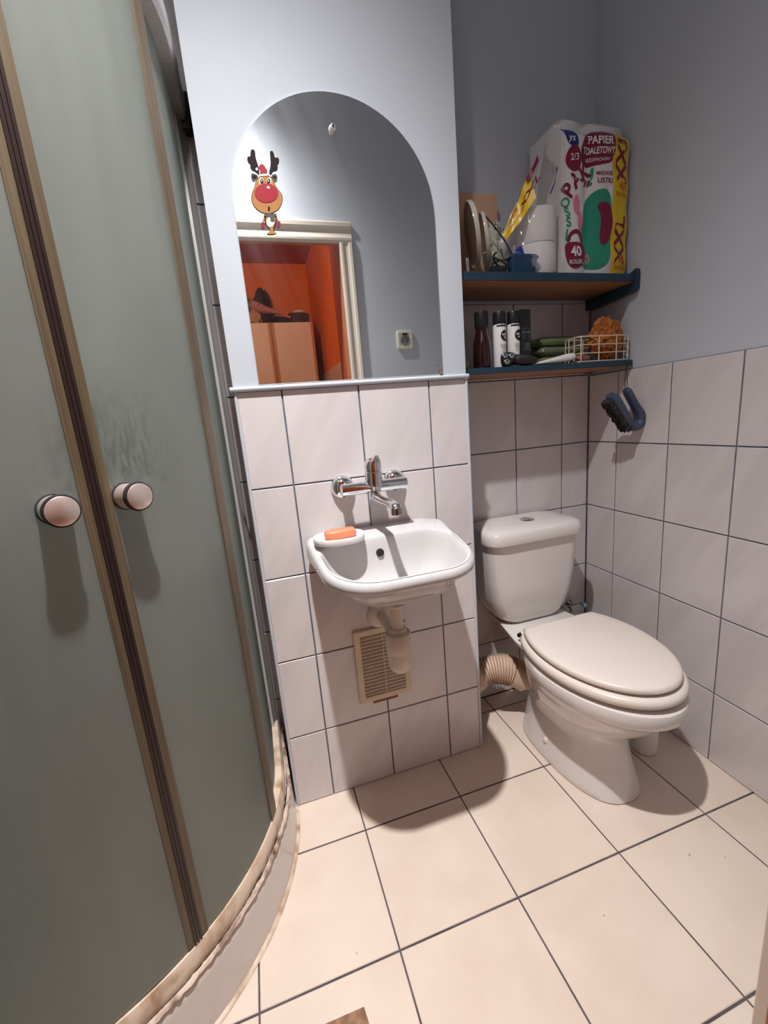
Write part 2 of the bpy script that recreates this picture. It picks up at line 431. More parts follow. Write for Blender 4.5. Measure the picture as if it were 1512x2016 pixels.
_tiles = {}
def tile_mesh(w, h, t, material, floor=False):
    key = (round(w, 4), round(h, 4), material.name)
    if key in _tiles: return _tiles[key]
    b = .0014
    def P(x, z, y): return (x, z, -y) if floor else (x, y, z)
    vs = []
    for ww, hh, y in ((w / 2 - b, h / 2 - b, 0), (w / 2, h / 2, b), (w / 2, h / 2, t)):
        vs += [P(-ww, -hh, y), P(ww, -hh, y), P(ww, hh, y), P(-ww, hh, y)]
    fs = [(0, 1, 2, 3)]
    for k in (0, 4):
        for i in range(4): j = (i + 1) % 4; fs.append((k + j, k + i, k + 4 + i, k + 4 + j))
    me = bpy.data.meshes.new('tile'); me.from_pydata(vs, [], fs); me.materials.append(material)
    bm = bmesh.new(); bm.from_mesh(me); bmesh.ops.recalc_face_normals(bm, faces=bm.faces[:])
    bm.to_mesh(me); bm.free()
    _tiles[key] = me; return me

def add_tiles(wall, us, zs, gap=.004, t=.007, y=0.0, material=None):
    for a, b in zip(us[:-1], us[1:]):
        for c, d in zip(zs[:-1], zs[1:]):
            o = bpy.data.objects.new('tile', tile_mesh(b - a - gap, d - c - gap, t, material or M['tile']))
            COL.objects.link(o); o.parent = wall; o.location = ((a + b) / 2, y, (c + d) / 2)
            o.rotation_euler = (random.uniform(-.0012, .0012), 0, random.uniform(-.0015, .0015))

ZS = [0, .2394, .4929, .7464, .9999, 1.2499]
ZS_HI = ZS[:-1] + [1.2534, 1.5069, 1.7604, 2.0139, 2.2674, 2.5209, CEIL]
def structure(name, mb, mats, loc=(0, 0, 0), smooth=0): return tag(obj(name, mb, mats, loc=loc, smooth=smooth), kind='structure')

# floor slab and tiles
fl = structure('floor', MB().box(XL - .1, .72, FRONT - .0, .33, -.08, -.0015), M['floor_grout'])
FX = [-.7683 + .303 * k for k in range(-3, 5)]; FX = [XL] + [x for x in FX if XL < x < .64] + [.655]
FY = [FRONT, -.7592, -.4562, -.1532, .1498, D]
for a, b in zip(FX[:-1], FX[1:]):
    for c, d in zip(FY[:-1], FY[1:]):
        if b < -.9 and c > -.5: continue     # under the shower tray
        if b < -.6 and c > -.17: continue
        o = bpy.data.objects.new('tile', tile_mesh(b - a - .0035, d - c - .0045, .012, M['floor_tile'], True))
        COL.objects.link(o); o.parent = fl; o.location = ((a + b) / 2, (c + d) / 2, 0)
        o.rotation_euler = (random.uniform(-.001, .001), random.uniform(-.001, .001), 0)

# shaft that carries the mirror and basin
mb = MB(); mb.box(PW, 0, .0025, D + .1, 1.2495, CEIL); mb.cur = 1; mb.box(PW + .002, -.002, .003, D + .1, 0, 1.2495)
w_shaft = structure('wall_shaft', mb, [M['paint'], M['grout']])
add_tiles(w_shaft, [PW + .005, -.5287, -.3250, -.1189, -.004], ZS)
structure('trim_1', MB().tube([(PW - .008, -.004, 1.2545), (.004, -.004, 1.2545)], .0065, 10), M['trim'], loc=(0, 0, 1.25), smooth=50)
structure('trim_2', MB().tube([(PW + .003, .0015, .001), (PW + .003, .0015, 1.2485)], .0045, 8), M['trim'], smooth=50)
structure('trim_3', MB().tube([(-.0015, .0015, .001), (-.0015, .0015, 1.2485)], .0055, 8), M['trim'], smooth=50)

# niche behind the toilet
mb = MB(); mb.box(0, .72, D + .0025, D + .1, 1.5069, CEIL); mb.cur = 1; mb.box(0, .72, D + .003, D + .1, 0, 1.5069)
w_back = structure('wall_back', mb, [M['paint'], M['grout']], loc=(0, D, 0))
add_tiles(w_back, [.002, .112, .317, .522, .643], ZS_HI[:7])
# right wall, a little out of square
TH = atan2(-1, -.0241)
def rw(mb):
    o = tag(obj('wall_right', mb, [M['paint'], M['grout']], loc=(0, 0, 0), smooth=0), kind='structure')
    o.location = (.6446, .2317, 0); o.rotation_euler = (0, 0, TH); return o
mb = MB(); mb.box(-.05, 1.165, .006, .1, 1.2495, CEIL); mb.cur = 1; mb.box(-.05, 1.165, .003, .1, 0, 1.2495)
w_right = rw(mb)
add_tiles(w_right, [.002, .143, .3497, .5559, .762, .968, 1.15], ZS)
# tiled recess behind the shower
mb = MB(); mb.box(XL - .1, PW + .001, .218, D + .1, 0, CEIL)
w_sh = structure('wall_shower', mb, M['grout'], loc=(0, .215, 0))
add_tiles(w_sh, [XL + .002, -1.25, -1.047, -.844, PW + .002], ZS_HI)
w_left = structure('wall_left', MB().box(XL - .1, XL - .002, FRONT, .215, 0, CEIL), M['grout'], loc=(XL, .215, 0))
w_left.location = (0, 0, 0)
me = w_left.data
for v in me.vertices: v.co += Vector((XL, .215, 0))
for a, b in zip([-.915, -.75, -.55, -.35, -.15, .05], [-.75, -.55, -.35, -.15, .05, .21]):
    for c, d in zip(ZS_HI[:-1], ZS_HI[1:]):
        o = bpy.data.objects.new('tile', tile_mesh(b - a - .004, d - c - .004, .007, M['tile'])); COL.objects.link(o)
        o.parent = w_left; o.location = (XL, (a + b) / 2, (c + d) / 2); o.rotation_euler = (0, 0, pi / 2)
structure('ceiling', MB().box(XL - .1, .72, FRONT, .33, CEIL, CEIL + .08), M['ceiling'])

# door wall with the open doorway the picture is taken through
DX0, DX1, DZ = -.90, -.124, 1.940
mb = MB()
def wallbox(x0, x1, z0, z1):
    mb.cur = 0; mb.box(x0, x1, -.96, FRONT, z0, z1); mb.cur = 1; mb.box(x0, x1, HALLF, -.96, z0, z1)
wallbox(XL - .1, DX0 - .004, 0, CEIL); wallbox(DX1 + .004, .72, 0, CEIL)
mb.cur = 0; mb.box(DX0 - .004, DX1 + .004, -.945, FRONT, DZ + .004, CEIL); mb.cur = 1; mb.box(DX0 - .004, DX1 + .004, HALLF, -.945, 2.20, CEIL)
structure('wall_front', mb, [M['paint'], M['orange_wall']])
d1 = structure('door_1', MB().box(DX1, DX1 + .004, HALLF - .002, FRONT, 0, DZ).box(DX0 - .004, DX0, HALLF - .002, FRONT, 0, DZ).box(DX0, DX1, -.9455, FRONT, DZ, DZ + .004), M['reveal'])
structure('wall_hall_return', MB().box(DX1, 1.0, -1.13, HALLF, 0, 2.56), M['orange_ceil'])  # shade on this stretch of wall is put into its darker rust colour
prof = [(0, 0), (0, .012), (.006, .016), (.014, .016), (.020, .011), (.030, .008), (.040, .011), (.046, .018), (.056, .019), (.060, .014), (.060, 0)]
prof_hd = [(.004 + p[0] * 1.4, p[1]) for p in prof]
obj('casing', MB().loft([[(DX1 + p[0], FRONT + p[1], z) for p in prof] for z in (0, DZ)]), M['casing'], d1, smooth=30)
obj('casing', MB().loft([[(DX0 - p[0], FRONT + p[1], z) for p in prof] for z in (0, DZ)]), M['casing'], d1, smooth=30)
obj('casing', MB().loft([[(x, FRONT + p[1], DZ + p[0] - .004) for p in prof_hd] for x in (DX0 - .06, DX1 + .06)]), M['casing'], d1, smooth=30)

# ------------------------------------------------------------------ the hall seen in the mirror
HZ, HY, HX = 2.56, -3.0, .05
structure('floor_hall', MB().box(-1.75, 1.0, HY - .1, HALLF, -.08, -.001).box(DX0, DX1, HALLF, FRONT, -.08, -.002), M['reveal'])
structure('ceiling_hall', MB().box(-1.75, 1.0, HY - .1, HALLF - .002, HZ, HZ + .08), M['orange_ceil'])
structure('wall_hall_back', MB().box(-1.75, HX + .1, HY - .1, HY, 0, HZ), M['orange_wall'])
mb = MB(); mb.box(HX, HX + .1, HY, -1.93, 1.575, HZ); mb.cur = 1; mb.box(HX - .006, HX + .1, HY, -1.93, 0, 1.575)
structure('wall_hall_right', mb, [M['orange_wall'], M['dado']])
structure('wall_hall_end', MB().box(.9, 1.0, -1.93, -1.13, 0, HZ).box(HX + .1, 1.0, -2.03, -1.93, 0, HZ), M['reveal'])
structure('wall_hall_left', MB().box(-1.75, -1.65, HY, HALLF, 0, HZ), M['orange_wall'])
la = bpy.data.lights.new('hall_fill', 'AREA'); la.energy = HALL_POWER; la.color = (1, .78, .58); la.shape = 'DISK'; la.size = .3  # added source: brightens the hall only, faces away from the bathroom
lo = bpy.data.objects.new('hall_fill', la); COL.objects.link(lo); lo.location = (-.75, HALLF - .05, 2.30); lo.rotation_euler = (-pi / 2 + .25, 0, 0)
hl = thing('added_hall_lamp', (-.75, HALLF, 2.30), 'round white lamp added out of view above the doorway to light the hall', 'lamp')  # unseen lamp, made up to carry the added hall light
obj('shade', MB().lathe([(.16, 0), (.17, .012), (.165, .03), (.155, .03), (.15, .01)], (-.75, HALLF - .001, 2.30), (0, -1, 0), n=28), M['white_pl'], hl)

# ------------------------------------------------------------------ ceiling lamp of the bathroom
cl = thing('ceiling_lamp', (LAMP[0], LAMP[1], CEIL), 'white round spot lamp fixed to the bathroom ceiling', 'lamp')
obj('housing', MB().lathe([(.052, 0), (.052, -.028), (.05, -.03), (.046, -.03), (.044, -.022), (.044, -.004)], (LAMP[0], LAMP[1], CEIL), n=28), M['white_pl'], cl)
obj('bulb', MB().lathe([(.036, -.006), (.036, -.016), (.033, -.021)], (LAMP[0], LAMP[1], CEIL), n=24), mat('lit_bulb', (1, .95, .9), .4, emit=(1, .93, .86, 6)), cl)
# the reflector throws most light straight down: intensity falls with the angle (photometric curve of the lamp)
sp = bpy.data.lights.new('ceiling_spot', 'SPOT'); sp.energy = LAMP_POWER; sp.color = LAMP_COLOR; sp.spot_size = radians(176); sp.spot_blend = .1; sp.shadow_soft_size = .026
sp.use_nodes = True; _n = sp.node_tree.nodes; _l = sp.node_tree.links; _e = _n['Emission']
_tc = _n.new('ShaderNodeTexCoord'); _sx = _n.new('ShaderNodeSeparateXYZ'); _ab = _n.new('ShaderNodeMath'); _ab.operation = 'ABSOLUTE'
_pw = _n.new('ShaderNodeMath'); _pw.operation = 'POWER'; _pw.inputs[1].default_value = LAMP_EXP
_l.new(_tc.outputs['Normal'], _sx.inputs[0]); _l.new(_sx.outputs['Z'], _ab.inputs[0]); _l.new(_ab.outputs[0], _pw.inputs[0]); _l.new(_pw.outputs[0], _e.inputs['Strength'])
so = bpy.data.objects.new('ceiling_spot', sp); COL.objects.link(so); so.location = LAMP; so.rotation_euler = (radians(8), radians(-1), 0)   # aimed a little towards the mirror wall

# ------------------------------------------------------------------ shower
SCX, SCY = -1.20, -.018
def s_outline(d, R0=.55, n=28):
    """quadrant outline, inset by d"""
    R = R0 - d; pts = [(XL + d, .212 - d), (SCX + R, .212 - d)]
    for k in range(n + 1):
        a = -radians(90) * k / n; pts.append((SCX + R * cos(a), SCY + R * sin(a)))
    pts.append((XL + d, SCY - R)); return pts
tr = thing('shower_tray', (-1.05, -.15, 0), 'white quadrant shower tray with a curved apron at the left edge', 'shower tray')
rings = []
for d, z in ((0, .001), (.004, .115), (.006, .128), (.011, .137), (.020, .141), (.06, .141), (.07, .137), (.085, .10), (.11, .085)):
    rings.append([(x, y, z) for x, y in s_outline(d)])
mb = MB(); mb.loft(rings, True, True); obj('basin', mb, M['tray'], tr, smooth=50)
def arc_band(prof, a0, a1, n, tail=None, jit=0):
    """sweep of a (radius, z) profile round the tray corner; tail runs on straight to y = tail"""
    R = []
    if tail is not None:
        for y in (tail, tail * .66 + SCY * .34, tail * .33 + SCY * .67):
            R.append([(SCX + r + random.uniform(-jit, jit), y, z + random.uniform(-jit, jit)) for r, z in prof])
    for k in range(n + 1):
        a = radians(a0 + (a1 - a0) * k / n)
        R.append([(SCX + (r + random.uniform(-jit, jit)) * cos(a), SCY + (r + random.uniform(-jit, jit)) * sin(a), z + random.uniform(-jit, jit)) for r, z in prof])
    return R
def tail_left(R, prof, jit=0):
    for x in (SCX - .08, SCX - .16, XL + .003):
        R.append([(x, SCY - r, z) for r, z in prof]); 
    return R
pr = [(.536, .1405), (.5395, .146), (.543, .1465), (.547, .1405)]
obj('sealant', MB().loft(arc_band(pr, 0, -90, 110, .20, .0016)), M['sealant'], tr, smooth=60)
cr = random.Random(3); cpath = []; crad = []
for k in range(140):
    a = -radians(88) * k / 139; w = max(0, mnoise.noise(Vector((k * .09, 2.3, 0)))) + .25 * cr.random()
    cpath.append((SCX + (.5368 + .0009 * cr.random()) * cos(a), SCY + (.5368 + .0009 * cr.random()) * sin(a), .1440 + .0006 * cr.random())); crad.append(.0006 + .0026 * w * w + .0010 * w)
tag(obj('crack', MB().tube(cpath, crad, 6), M['hole'], tr, smooth=0), 'dark crack where the sealant has come loose')  # dark tube along the crack paints the shade of the open gap
pr = [(.548, .0015), (.549, .006), (.5525, .007), (.558, .0015)]
obj('floor_sealant', MB().loft(arc_band(pr, 0, -90, 60, -.02, .0008)), M['rail'], tr, smooth=60)

se = thing('shower_enclosure', (-.95, -.3, .1415), 'curved frosted glass shower enclosure with two sliding doors and brown seals', 'shower')
RG = .520
rp = [(.497, .1415), (.497, .176), (.503, .184), (.514, .186), (.527, .181), (.533, .170), (.534, .1415)]
obj('bottom_rail', MB().loft(tail_left(arc_band(rp, 0, -90, 64, .19), rp)), M['rail'], se, smooth=40)
rt = [(.497, 1.935), (.534, 1.935), (.540, 1.945), (.540, 1.985), (.532, 1.997), (.500, 1.997), (.497, 1.99)]
obj('top_rail', MB().loft(tail_left(arc_band(rt, 0, -90, 64, .205), rt)), M['alu'], se, smooth=40)
def pane(r, t, a0, a1, z0, z1, n, tail=None, left=False):
    prof = [(r, z0), (r + t, z0), (r + t, z1), (r, z1)]
    R = arc_band(prof, a0, a1, n, tail)
    if left: R = tail_left(R, prof)
    return MB().loft(R)
# fixed side panes inside, sliding doors outside
obj('fixed_pane', pane(.504, .005, 0, -22, .18, 1.94, 18, .19), M['frost'], se, smooth=30)
obj('fixed_pane', pane(.504, .005, -78, -90, .18, 1.94, 10, None, True), M['frost'], se, smooth=30)
dr = obj('door', pane(RG, .005, -18.2, -48.6, .187, 1.945, 26), M['frost'], se, smooth=30)
dl = obj('door', pane(RG, .005, -50.2, -82, .187, 1.945, 26), M['frost'], se, smooth=30)
obj('edge_seal', pane(RG - .002, .0105, -17.0, -20.6, .187, 1.94, 4), M['seal_b'], dr, smooth=20)
obj('edge_seal', pane(RG + .0005, .006, -46.9, -48.6, .187, 1.94, 3), M['seal_b'], dr, smooth=20)
obj('edge_seal', pane(RG + .0005, .006, -50.1, -51.6, .187, 1.94, 3), M['seal_b'], dl, smooth=20)
mb = MB()
for a0, a1 in ((-48.45, -48.95), (-49.05, -49.6), (-49.7, -50.2)): mb.add(*[(lambda q: (q.v, q.f))(pane(RG + .0012, .0075, a0, a1, .187, 1.94, 2))][0])
tag(obj('magnetic_seal', mb, M['seal_d'], se, smooth=20), 'dark brown magnetic seal between the doors')
# knobs
for a, door in ((-55.3, dl), (-44.5, dr)):
    ca, sa = cos(radians(a)), sin(radians(a)); o = (SCX + (RG + .005) * ca, SCY + (RG + .005) * sa, 1.066); ax = (ca, sa, 0)
    k = obj('knob', MB().lathe([(.0205, .0), (.0205, .031)], o, ax, 32), M['knob'], door, smooth=40)
    if True:
        obj('ring', MB().lathe([(.021, .0295), (.0232, .031), (.0235, .034), (.0225, .0375), (.0205, .038)], o, ax, 32), M['blackr'], k, smooth=50)
        obj('cap', MB().lathe([(.0205, .036), (.0205, .0385), (.0195, .0393)], o, ax, 32), M['knob'], k, smooth=40)
        obj('base_ring', MB().lathe([(.0222, .0), (.0222, .0022), (.0205, .0025)], o, ax, 32), M['blackr'], k, smooth=40)
# wall profile
xw = SCX + .504
obj('wall_profile', MB().prism([(xw - .012, .150), (xw - .012, .2145), (xw + .022, .2145), (xw + .026, .206), (xw + .025, .192), (xw + .019, .180), (xw + .015, .165), (xw + .012, .150)], 'xy', .142, 1.945), M['alu'], se, smooth=25)
rs = obj('rail_end', MB().box(xw - .012, xw + .044, .18, .2145, 1.915, 2.0, .004), M['seal_d'], se)
def rail_face(u, v): return (SCX + .5405 + .0006, u, v)
mb = MB(); mb.grid(lambda u, v: rail_face(.03 + u * .15, 1.948 + v * .034), 6, 1); lab = obj('label_strip', mb, M['white_pl'], se)
mb = MB(); mb.grid(lambda u, v: (SCX + .5416, .035 + u * .02, 1.952 + v * .024), 1, 1); obj('logo_mark', mb, M['navy'], lab)

# ------------------------------------------------------------------ mirror and what is on it
arc = [(-.583, 1.2625), (-.075, 1.2625)] + [(-.329 + .254 * cos(pi * k / 48), 1.661 + .254 * sin(pi * k / 48)) for k in range(49)]
mi = thing('mirror', (-.329, -.001, 1.2625), 'frameless arched mirror standing on the tile ledge above the basin', 'mirror')
mb = MB()
inn = [((x + .329) * .9965 - .329, (z - 1.56) * .9965 + 1.56) for x, z in arc]
mb.loft([[(x, .0015, z) for x, z in arc], [(x, -.003, z) for x, z in arc], [(x, -.0042, z) for x, z in inn]], True, True)
obj('glass', mb, M['mirror'], mi, smooth=0)
mb = MB(); mb.lathe([(.008, 0), (.008, .003), (.006, .004), (.0055, .012), (.003, .013)], (-.332, -.0043, 1.838), (0, -1, 0), 16); mk = obj('screw_collar', mb, M['white_pl'], mi)
obj('screw', MB().lathe([(.0034, .012), (.0034, .0145)], (-.3315, -.0045, 1.838), (0, -1, 0), 10), M['blackr'], mk)
tag(obj('clip', MB().box(-.086, -.078, -.010, -.0025, 1.2625, 1.276, .0015).box(-.090, -.084, -.009, -.0025, 1.285, 1.289, .001), M['chrome'], mi), 'small chrome clip at the lower right corner')

# reindeer ornament, drawn in its own units (about 0.1 mm), y downwards
S = .0001037
def RD(a, b): x = a - 700 - .143 * (b - 1000); return (-.505 + x * S, 1.692 - (b - 1000) * S * .99 + x * S * .1)
rd = thing('reindeer_ornament', (-.505, -.0043, 1.59), 'cartoon reindeer sticker with big red nose and red hat on the mirror', 'sticker')
def layer(name, polys, material, lv, parent=rd):
    mb = MB()
    for p in polys: mb.prism([RD(*q) for q in p], 'xz', -.0043 - .0003 * lv, -.0049 - .0003 * lv)
    return obj(name, mb, material, parent, smooth=0)
ant_l = [(355, 130), (410, 110), (455, 150), (460, 260), (490, 350), (530, 460), (550, 600), (545, 630), (470, 560), (380, 525), (345, 470), (355, 410), (300, 375), (275, 290), (300, 240), (350, 265)]
ant_r = [(775, 165), (825, 150), (865, 190), (890, 300), (940, 280), (990, 320), (985, 410), (940, 440), (960, 470), (950, 540), (900, 560), (850, 560), (800, 640), (755, 590), (800, 440), (790, 260)]
layer('antler', [smooth_poly(ant_l, 2)], M['dkbrown'], 1); layer('antler', [smooth_poly(ant_r, 2)], M['dkbrown'], 1)
layer('ear', [smooth_poly([(355, 590), (420, 580), (540, 640), (470, 720), (440, 760), (375, 730)], 2)], M['greyear'], 1)
layer('ear', [smooth_poly([(800, 660), (850, 615), (920, 615), (955, 680), (940, 770), (880, 785)], 2)], M['greyear'], 1)
layer('inner_ear', [smooth_poly([(390, 615), (440, 620), (510, 655), (440, 705), (400, 690)], 2)], M['dkbrown'], 2); layer('inner_ear', [smooth_poly([(830, 665), (910, 640), (925, 690), (890, 720)], 2)], M['dkbrown'], 2)
head_o = smooth_poly([(560, 630), (760, 640), (850, 700), (930, 890), (1060, 1020), (1085, 1160), (1000, 1340), (850, 1410), (660, 1415), (480, 1320), (365, 1150), (370, 980), (440, 860), (460, 740)], 3)
hc = (715, 1040)
layer('head_outline', [head_o], M['dkbrown'], 1.5)
layer('head', [[(hc[0] + (x - hc[0]) * .965, hc[1] + (y - hc[1]) * .97) for x, y in head_o]], M['tan'], 3)
layer('nose', [ell(705, 995, 265, 190, 32, .12)], M['red'], 6)
layer('nose_glint', [ell(745, 885, 40, 26, 14, .4)], M['white_ink'], 8)
layer('eye', [ell(590, 745, 52, 68, 18)], M['cream_i'], 4); layer('eye', [ell(765, 750, 50, 66, 18)], M['cream_i'], 4)
layer('pupil', [ell(600, 752, 36, 54, 16)], M['dkbrown'], 5); layer('pupil', [ell(755, 758, 36, 54, 16)], M['dkbrown'], 5)
layer('eye_glint', [ell(600, 742, 12, 20, 10)], M['white_ink'], 6); layer('eye_glint', [ell(748, 750, 12, 20, 10)], M['white_ink'], 6)
layer('mouth', [ell(762, 1310, 24, 50, 14)], M['dkbrown'], 5)
layer('hat', [smooth_poly([(520, 460), (600, 400), (660, 450), (750, 590), (570, 610), (560, 520)], 2)], M['red'], 5)
layer('hat_band', [smooth_poly([(565, 610), (760, 605), (770, 645), (570, 655)], 2)], M['cream_i'], 6)
layer('pompom', [ell(490, 510, 26, 32, 12)], M['cream_i'], 6)
layer('body', [smooth_poly([(640, 1400), (930, 1410), (960, 1560), (900, 1700), (880, 1800), (930, 1800), (945, 1850), (720, 1850), (720, 1800), (790, 1790), (780, 1710), (680, 1640), (660, 1520)], 2)], M['dkbrown'], 1)
layer('belly', [smooth_poly([(690, 1450), (900, 1450), (925, 1580), (860, 1700), (870, 1790), (930, 1810), (930, 1835), (730, 1835), (740, 1800), (800, 1800), (790, 1700), (690, 1600)], 2)], M['tan'], 2)
layer('belly_patch', [ell(795, 1580, 92, 105, 20)], M['cream_i'], 3)
layer('scarf', [smooth_poly([(650, 1410), (930, 1410), (940, 1470), (870, 1480), (900, 1560), (850, 1600), (790, 1560), (800, 1480), (660, 1465)], 1)], M['greyear'], 4)
for p, g in (([(640, 1470), (670, 1500), (640, 1600), (610, 1590)], (630, 1640)), ([(940, 1470), (990, 1580), (970, 1600), (930, 1520)], (985, 1640))):
    a_ = layer('arm', [p], M['tan'], 2); layer('mitten', [ell(g[0], g[1], 48, 70, 14)], M['maroon'], 3, a_)

# ------------------------------------------------------------------ wash basin
BX, BH = -.322, .200
bas = thing('wash_basin', (BX, 0, .69), 'white ceramic wash basin fixed to the tiled shaft under the mirror', 'basin')
def taper(P): return [(BX + (x - BX) * (1 - .10 * sstep(-.08, -.36, y)), y - .010 * (1 - ((x - BX) / BH) ** 2) * sstep(-.12, -.34, y)) for x, y in P]
out = taper(rrect(BX - BH, BX + BH, -.352, -.001, [.045, .045, .120, .120], 10))
BC = (BX, -.185); NB = 96
BP = polar(out, BC, NB)
def bo(d):
    r = []
    for x, y in BP:
        l = hypot(x - BC[0], y - BC[1]); k = (l - d) / l
        r.append((BC[0] + (x - BC[0]) * k, -.001 if y > -.0015 else BC[1] + (y - BC[1]) * k))
    return r
BI = polar(taper(rrect(BX - .180, BX + .180, -.336, -.098, [.07, .07, .105, .105], 10)), (BX, -.215), NB)
def bi(s, dy=0): return [(BX + (x - BX) * s, -.215 + (y + .215) * s + dy) for x, y in BI]
def zt(x, y, z): return z + .014 * sstep(-.15, -.03, y) - .020 * sstep(-.10, -.34, y)
rings = []
rings.append([(BX + .034 * cos(2 * pi * i / NB), -.165 + .034 * sin(2 * pi * i / NB), .690) for i in range(NB)])
for d, z in ((.118, .701), (.092, .717), (.062, .742), (.036, .770), (.020, .789)):
    rings.append([(x, y + (.03 * (.789 - z) / .09 if y < -.1 else 0), z) for x, y in bo(d)])
for d, z in ((.009, .795), (.0025, .799), (0, .805), (0, .828), (.003, .836), (.009, .8405), (.015, .842)):
    rings.append([(x, y, z + (zt(x, y, z) - z) * sstep(.79, .832, z)) for x, y in bo(d)])
for s_, z in ((1.045, .842), (1.02, .8405), (.995, .836), (.965, .823), (.925, .803), (.86, .775), (.75, .748), (.56, .728), (.34, .718), (.16, .713)):
    rings.append([(x, y, z + (zt(x, y, z) - z) * sstep(.72, .83, z)) for x, y in bi(s_, .02 * (1 - s_))])
obj('bowl', MB().loft(rings, True, True), M['ceramic'], bas, smooth=60)
ov = Vector((-.335, -.1075, .806)); nrm = Vector((0, -.93, .38))
obj('overflow_hole', MB().lathe([(.0105, -.012), (.0105, .0026), (.0085, .0030)], ov, nrm, 20), M['hole'], bas)
obj('drain', MB().lathe([(.028, 0), (.026, .003), (.012, .002)], (BX, -.198, .7125), (0, 0, 1), 24), M['chrome'], bas)

bt = thing('bottle_trap', (BX, -.165, .49), 'aged white plastic bottle trap hanging below the basin', 'drain trap')
tp = (BX, -.165, -.004)
obj('drain_flange', MB().lathe([(.033, .690), (.033, .686), (.024, .682), (.0215, .676)], tp, n=24), M['trap'], bt)
obj('tailpipe', MB().lathe([(.0165, .684), (.0165, .602)], tp, n=20), M['trap'], bt)
obj('nut', MB().lathe([(.0225, .615), (.0245, .611), (.0245, .602), (.028, .600), (.028, .594), (.024, .592)], tp, n=12), M['trap'], bt, smooth=20)
obj('bottle', MB().lathe([(.026, .598), (.033, .603), (.0345, .600), (.0352, .575), (.034, .552), (.0332, .550), (.033, .545), (.031, .515), (.028, .499), (.020, .490), (.006, .487)], tp, n=28), M['trap'], bt)
ou = obj('outlet_pipe', MB().tube([(BX, -.14, .578), (BX, -.08, .578), (BX, -.004, .578)], .0165, 16), M['trap'], bt)
obj('wall_flange', MB().lathe([(.043, .0005), (.043, .004), (.034, .012), (.019, .015)], (BX, 0, .576), (0, -1, 0), 28), M['trap'], bt)

# soap on its dish
dz = .8565
ds = thing('soap_dish', (-.44, -.104, dz), 'white oval soap dish on the left corner of the basin', 'soap dish')
dp = lambda s, z, p=2.4: [(x, y, z) for x, y in ell(-.44, -.106, .066 * s, .052 * s, 40, -.1, p)]
obj('dish', MB().loft([dp(.86, dz - .002), dp(.97, dz), dp(1.0, dz + .003), dp(1.0, dz + .014), dp(.985, dz + .016), dp(.93, dz + .016), dp(.90, dz + .013), dp(.86, dz + .0065)]), M['dish'], ds, smooth=50)
mb = MB(); r_ = []
for s, z in ((.84, 0), (.97, .004), (1, .010), (.97, .017), (.85, .021)):
    r_.append([(x, y + .002 * sin((x + .43) * 60), dz + .0068 + z) for x, y in [(a * 1, b * 1) for a, b in ell(-.435, -.100, .042 * s, .021 * s, 32, -.06, 4.5)]])
tag(obj('soap_bar', mb.loft(r_), M['soap'], smooth=60), 'orange bar of soap lying on the white soap dish', 'soap')

# ------------------------------------------------------------------ mixer tap
tap = thing('mixer_tap', (BX, 0, .978), 'chrome wall mounted mixer tap with a swivel spout above the basin', 'tap')
for x in (BX - .0755, BX + .0755):
    e = obj('escutcheon', MB().lathe([(.0335, .0005), (.0335, .004), (.030, .014), (.021, .023), (.0145, .026)], (x, 0, .978), (0, -1, 0), 32), M['chrome'], tap)
    obj('union_nut', MB().lathe([(.0145, .020), (.0145, .05)], (x, 0, .978), (0, -1, 0), 6), M['chrome'], e, smooth=20)
TY = -.062
path = [(BX - .094, TY, .978), (BX - .09, TY, .978), (BX + .09, TY, .978), (BX + .094, TY, .978)]
mb = MB().tube(path, [.010, .0165, .0165, .010], 20)
mb.lathe([(.0190, -.018), (.0205, -.006), (.0235, .004), (.0240, .036), (.0215, .038)], (BX, TY, .982), (0, 0, 1), 28)
obj('body', mb, M['chrome'], tap, smooth=35)
obj('cartridge_ring', MB().lathe([(.0215, .037), (.0215, .041)], (BX, TY, .982), n=24), M['chrome_d'], tap)
mb = MB(); lr = []
for z, rx, ry, ox in ((1.022, .0230, .0230, 0), (1.036, .0240, .0240, -.0), (1.046, .0220, .0230, .002), (1.054, .015, .019, .006), (1.058, .007, .011, .010)):
    lr.append([(BX + ox + rx * cos(2 * pi * i / 24), TY + ry * sin(2 * pi * i / 24), z) for i in range(24)])
mb.loft(lr)
mb.loft([[(BX - .010 + x, TY + y, 1.042 + z + .012) for x, z in [(-.006, -.02), (.0, .001), (.018, .004), (.018, -.004)]] for y in (-.011, .011)])
mb.loft([[(BX + w, TY + y, z) for w, z in ((-.009 + k * .001, a), (.009 - k * .001, a), (.008 - k * .001, a + .005), (-.008 + k * .001, a + .005))] for k, (y, a) in enumerate([(.0, 1.049), (-.02, 1.051), (-.036, 1.054), (-.048, 1.0590)])])
obj('lever', mb, M['chrome'], tap, smooth=40)
spt = obj('spout', MB().tube([(BX, TY, .965), (BX, TY - .002, .955), (BX + .001, TY - .014, .949), (BX + .004, TY - .05, .948), (BX + .006, TY - .10, .9485), (BX + .007, TY - .137, .949), (BX + .008, TY - .149, .944), (BX + .008, TY - .152, .936)], [.0125, .0125, .0125, .011, .0105, .0115, .0125, .0125], 18), M['chrome'], tap)
obj('swivel_nut', MB().lathe([(.0135, .946), (.015, .949), (.015, .958), (.0135, .961)], (BX, TY, 0), n=20), M['chrome'], tap)
obj('aerator', MB().lathe([(.0135, .944), (.0138, .941), (.0138, .9285), (.012, .927), (.009, .928)], (BX + .008, TY - .152, 0), n=22), M['chrome_d'], spt)

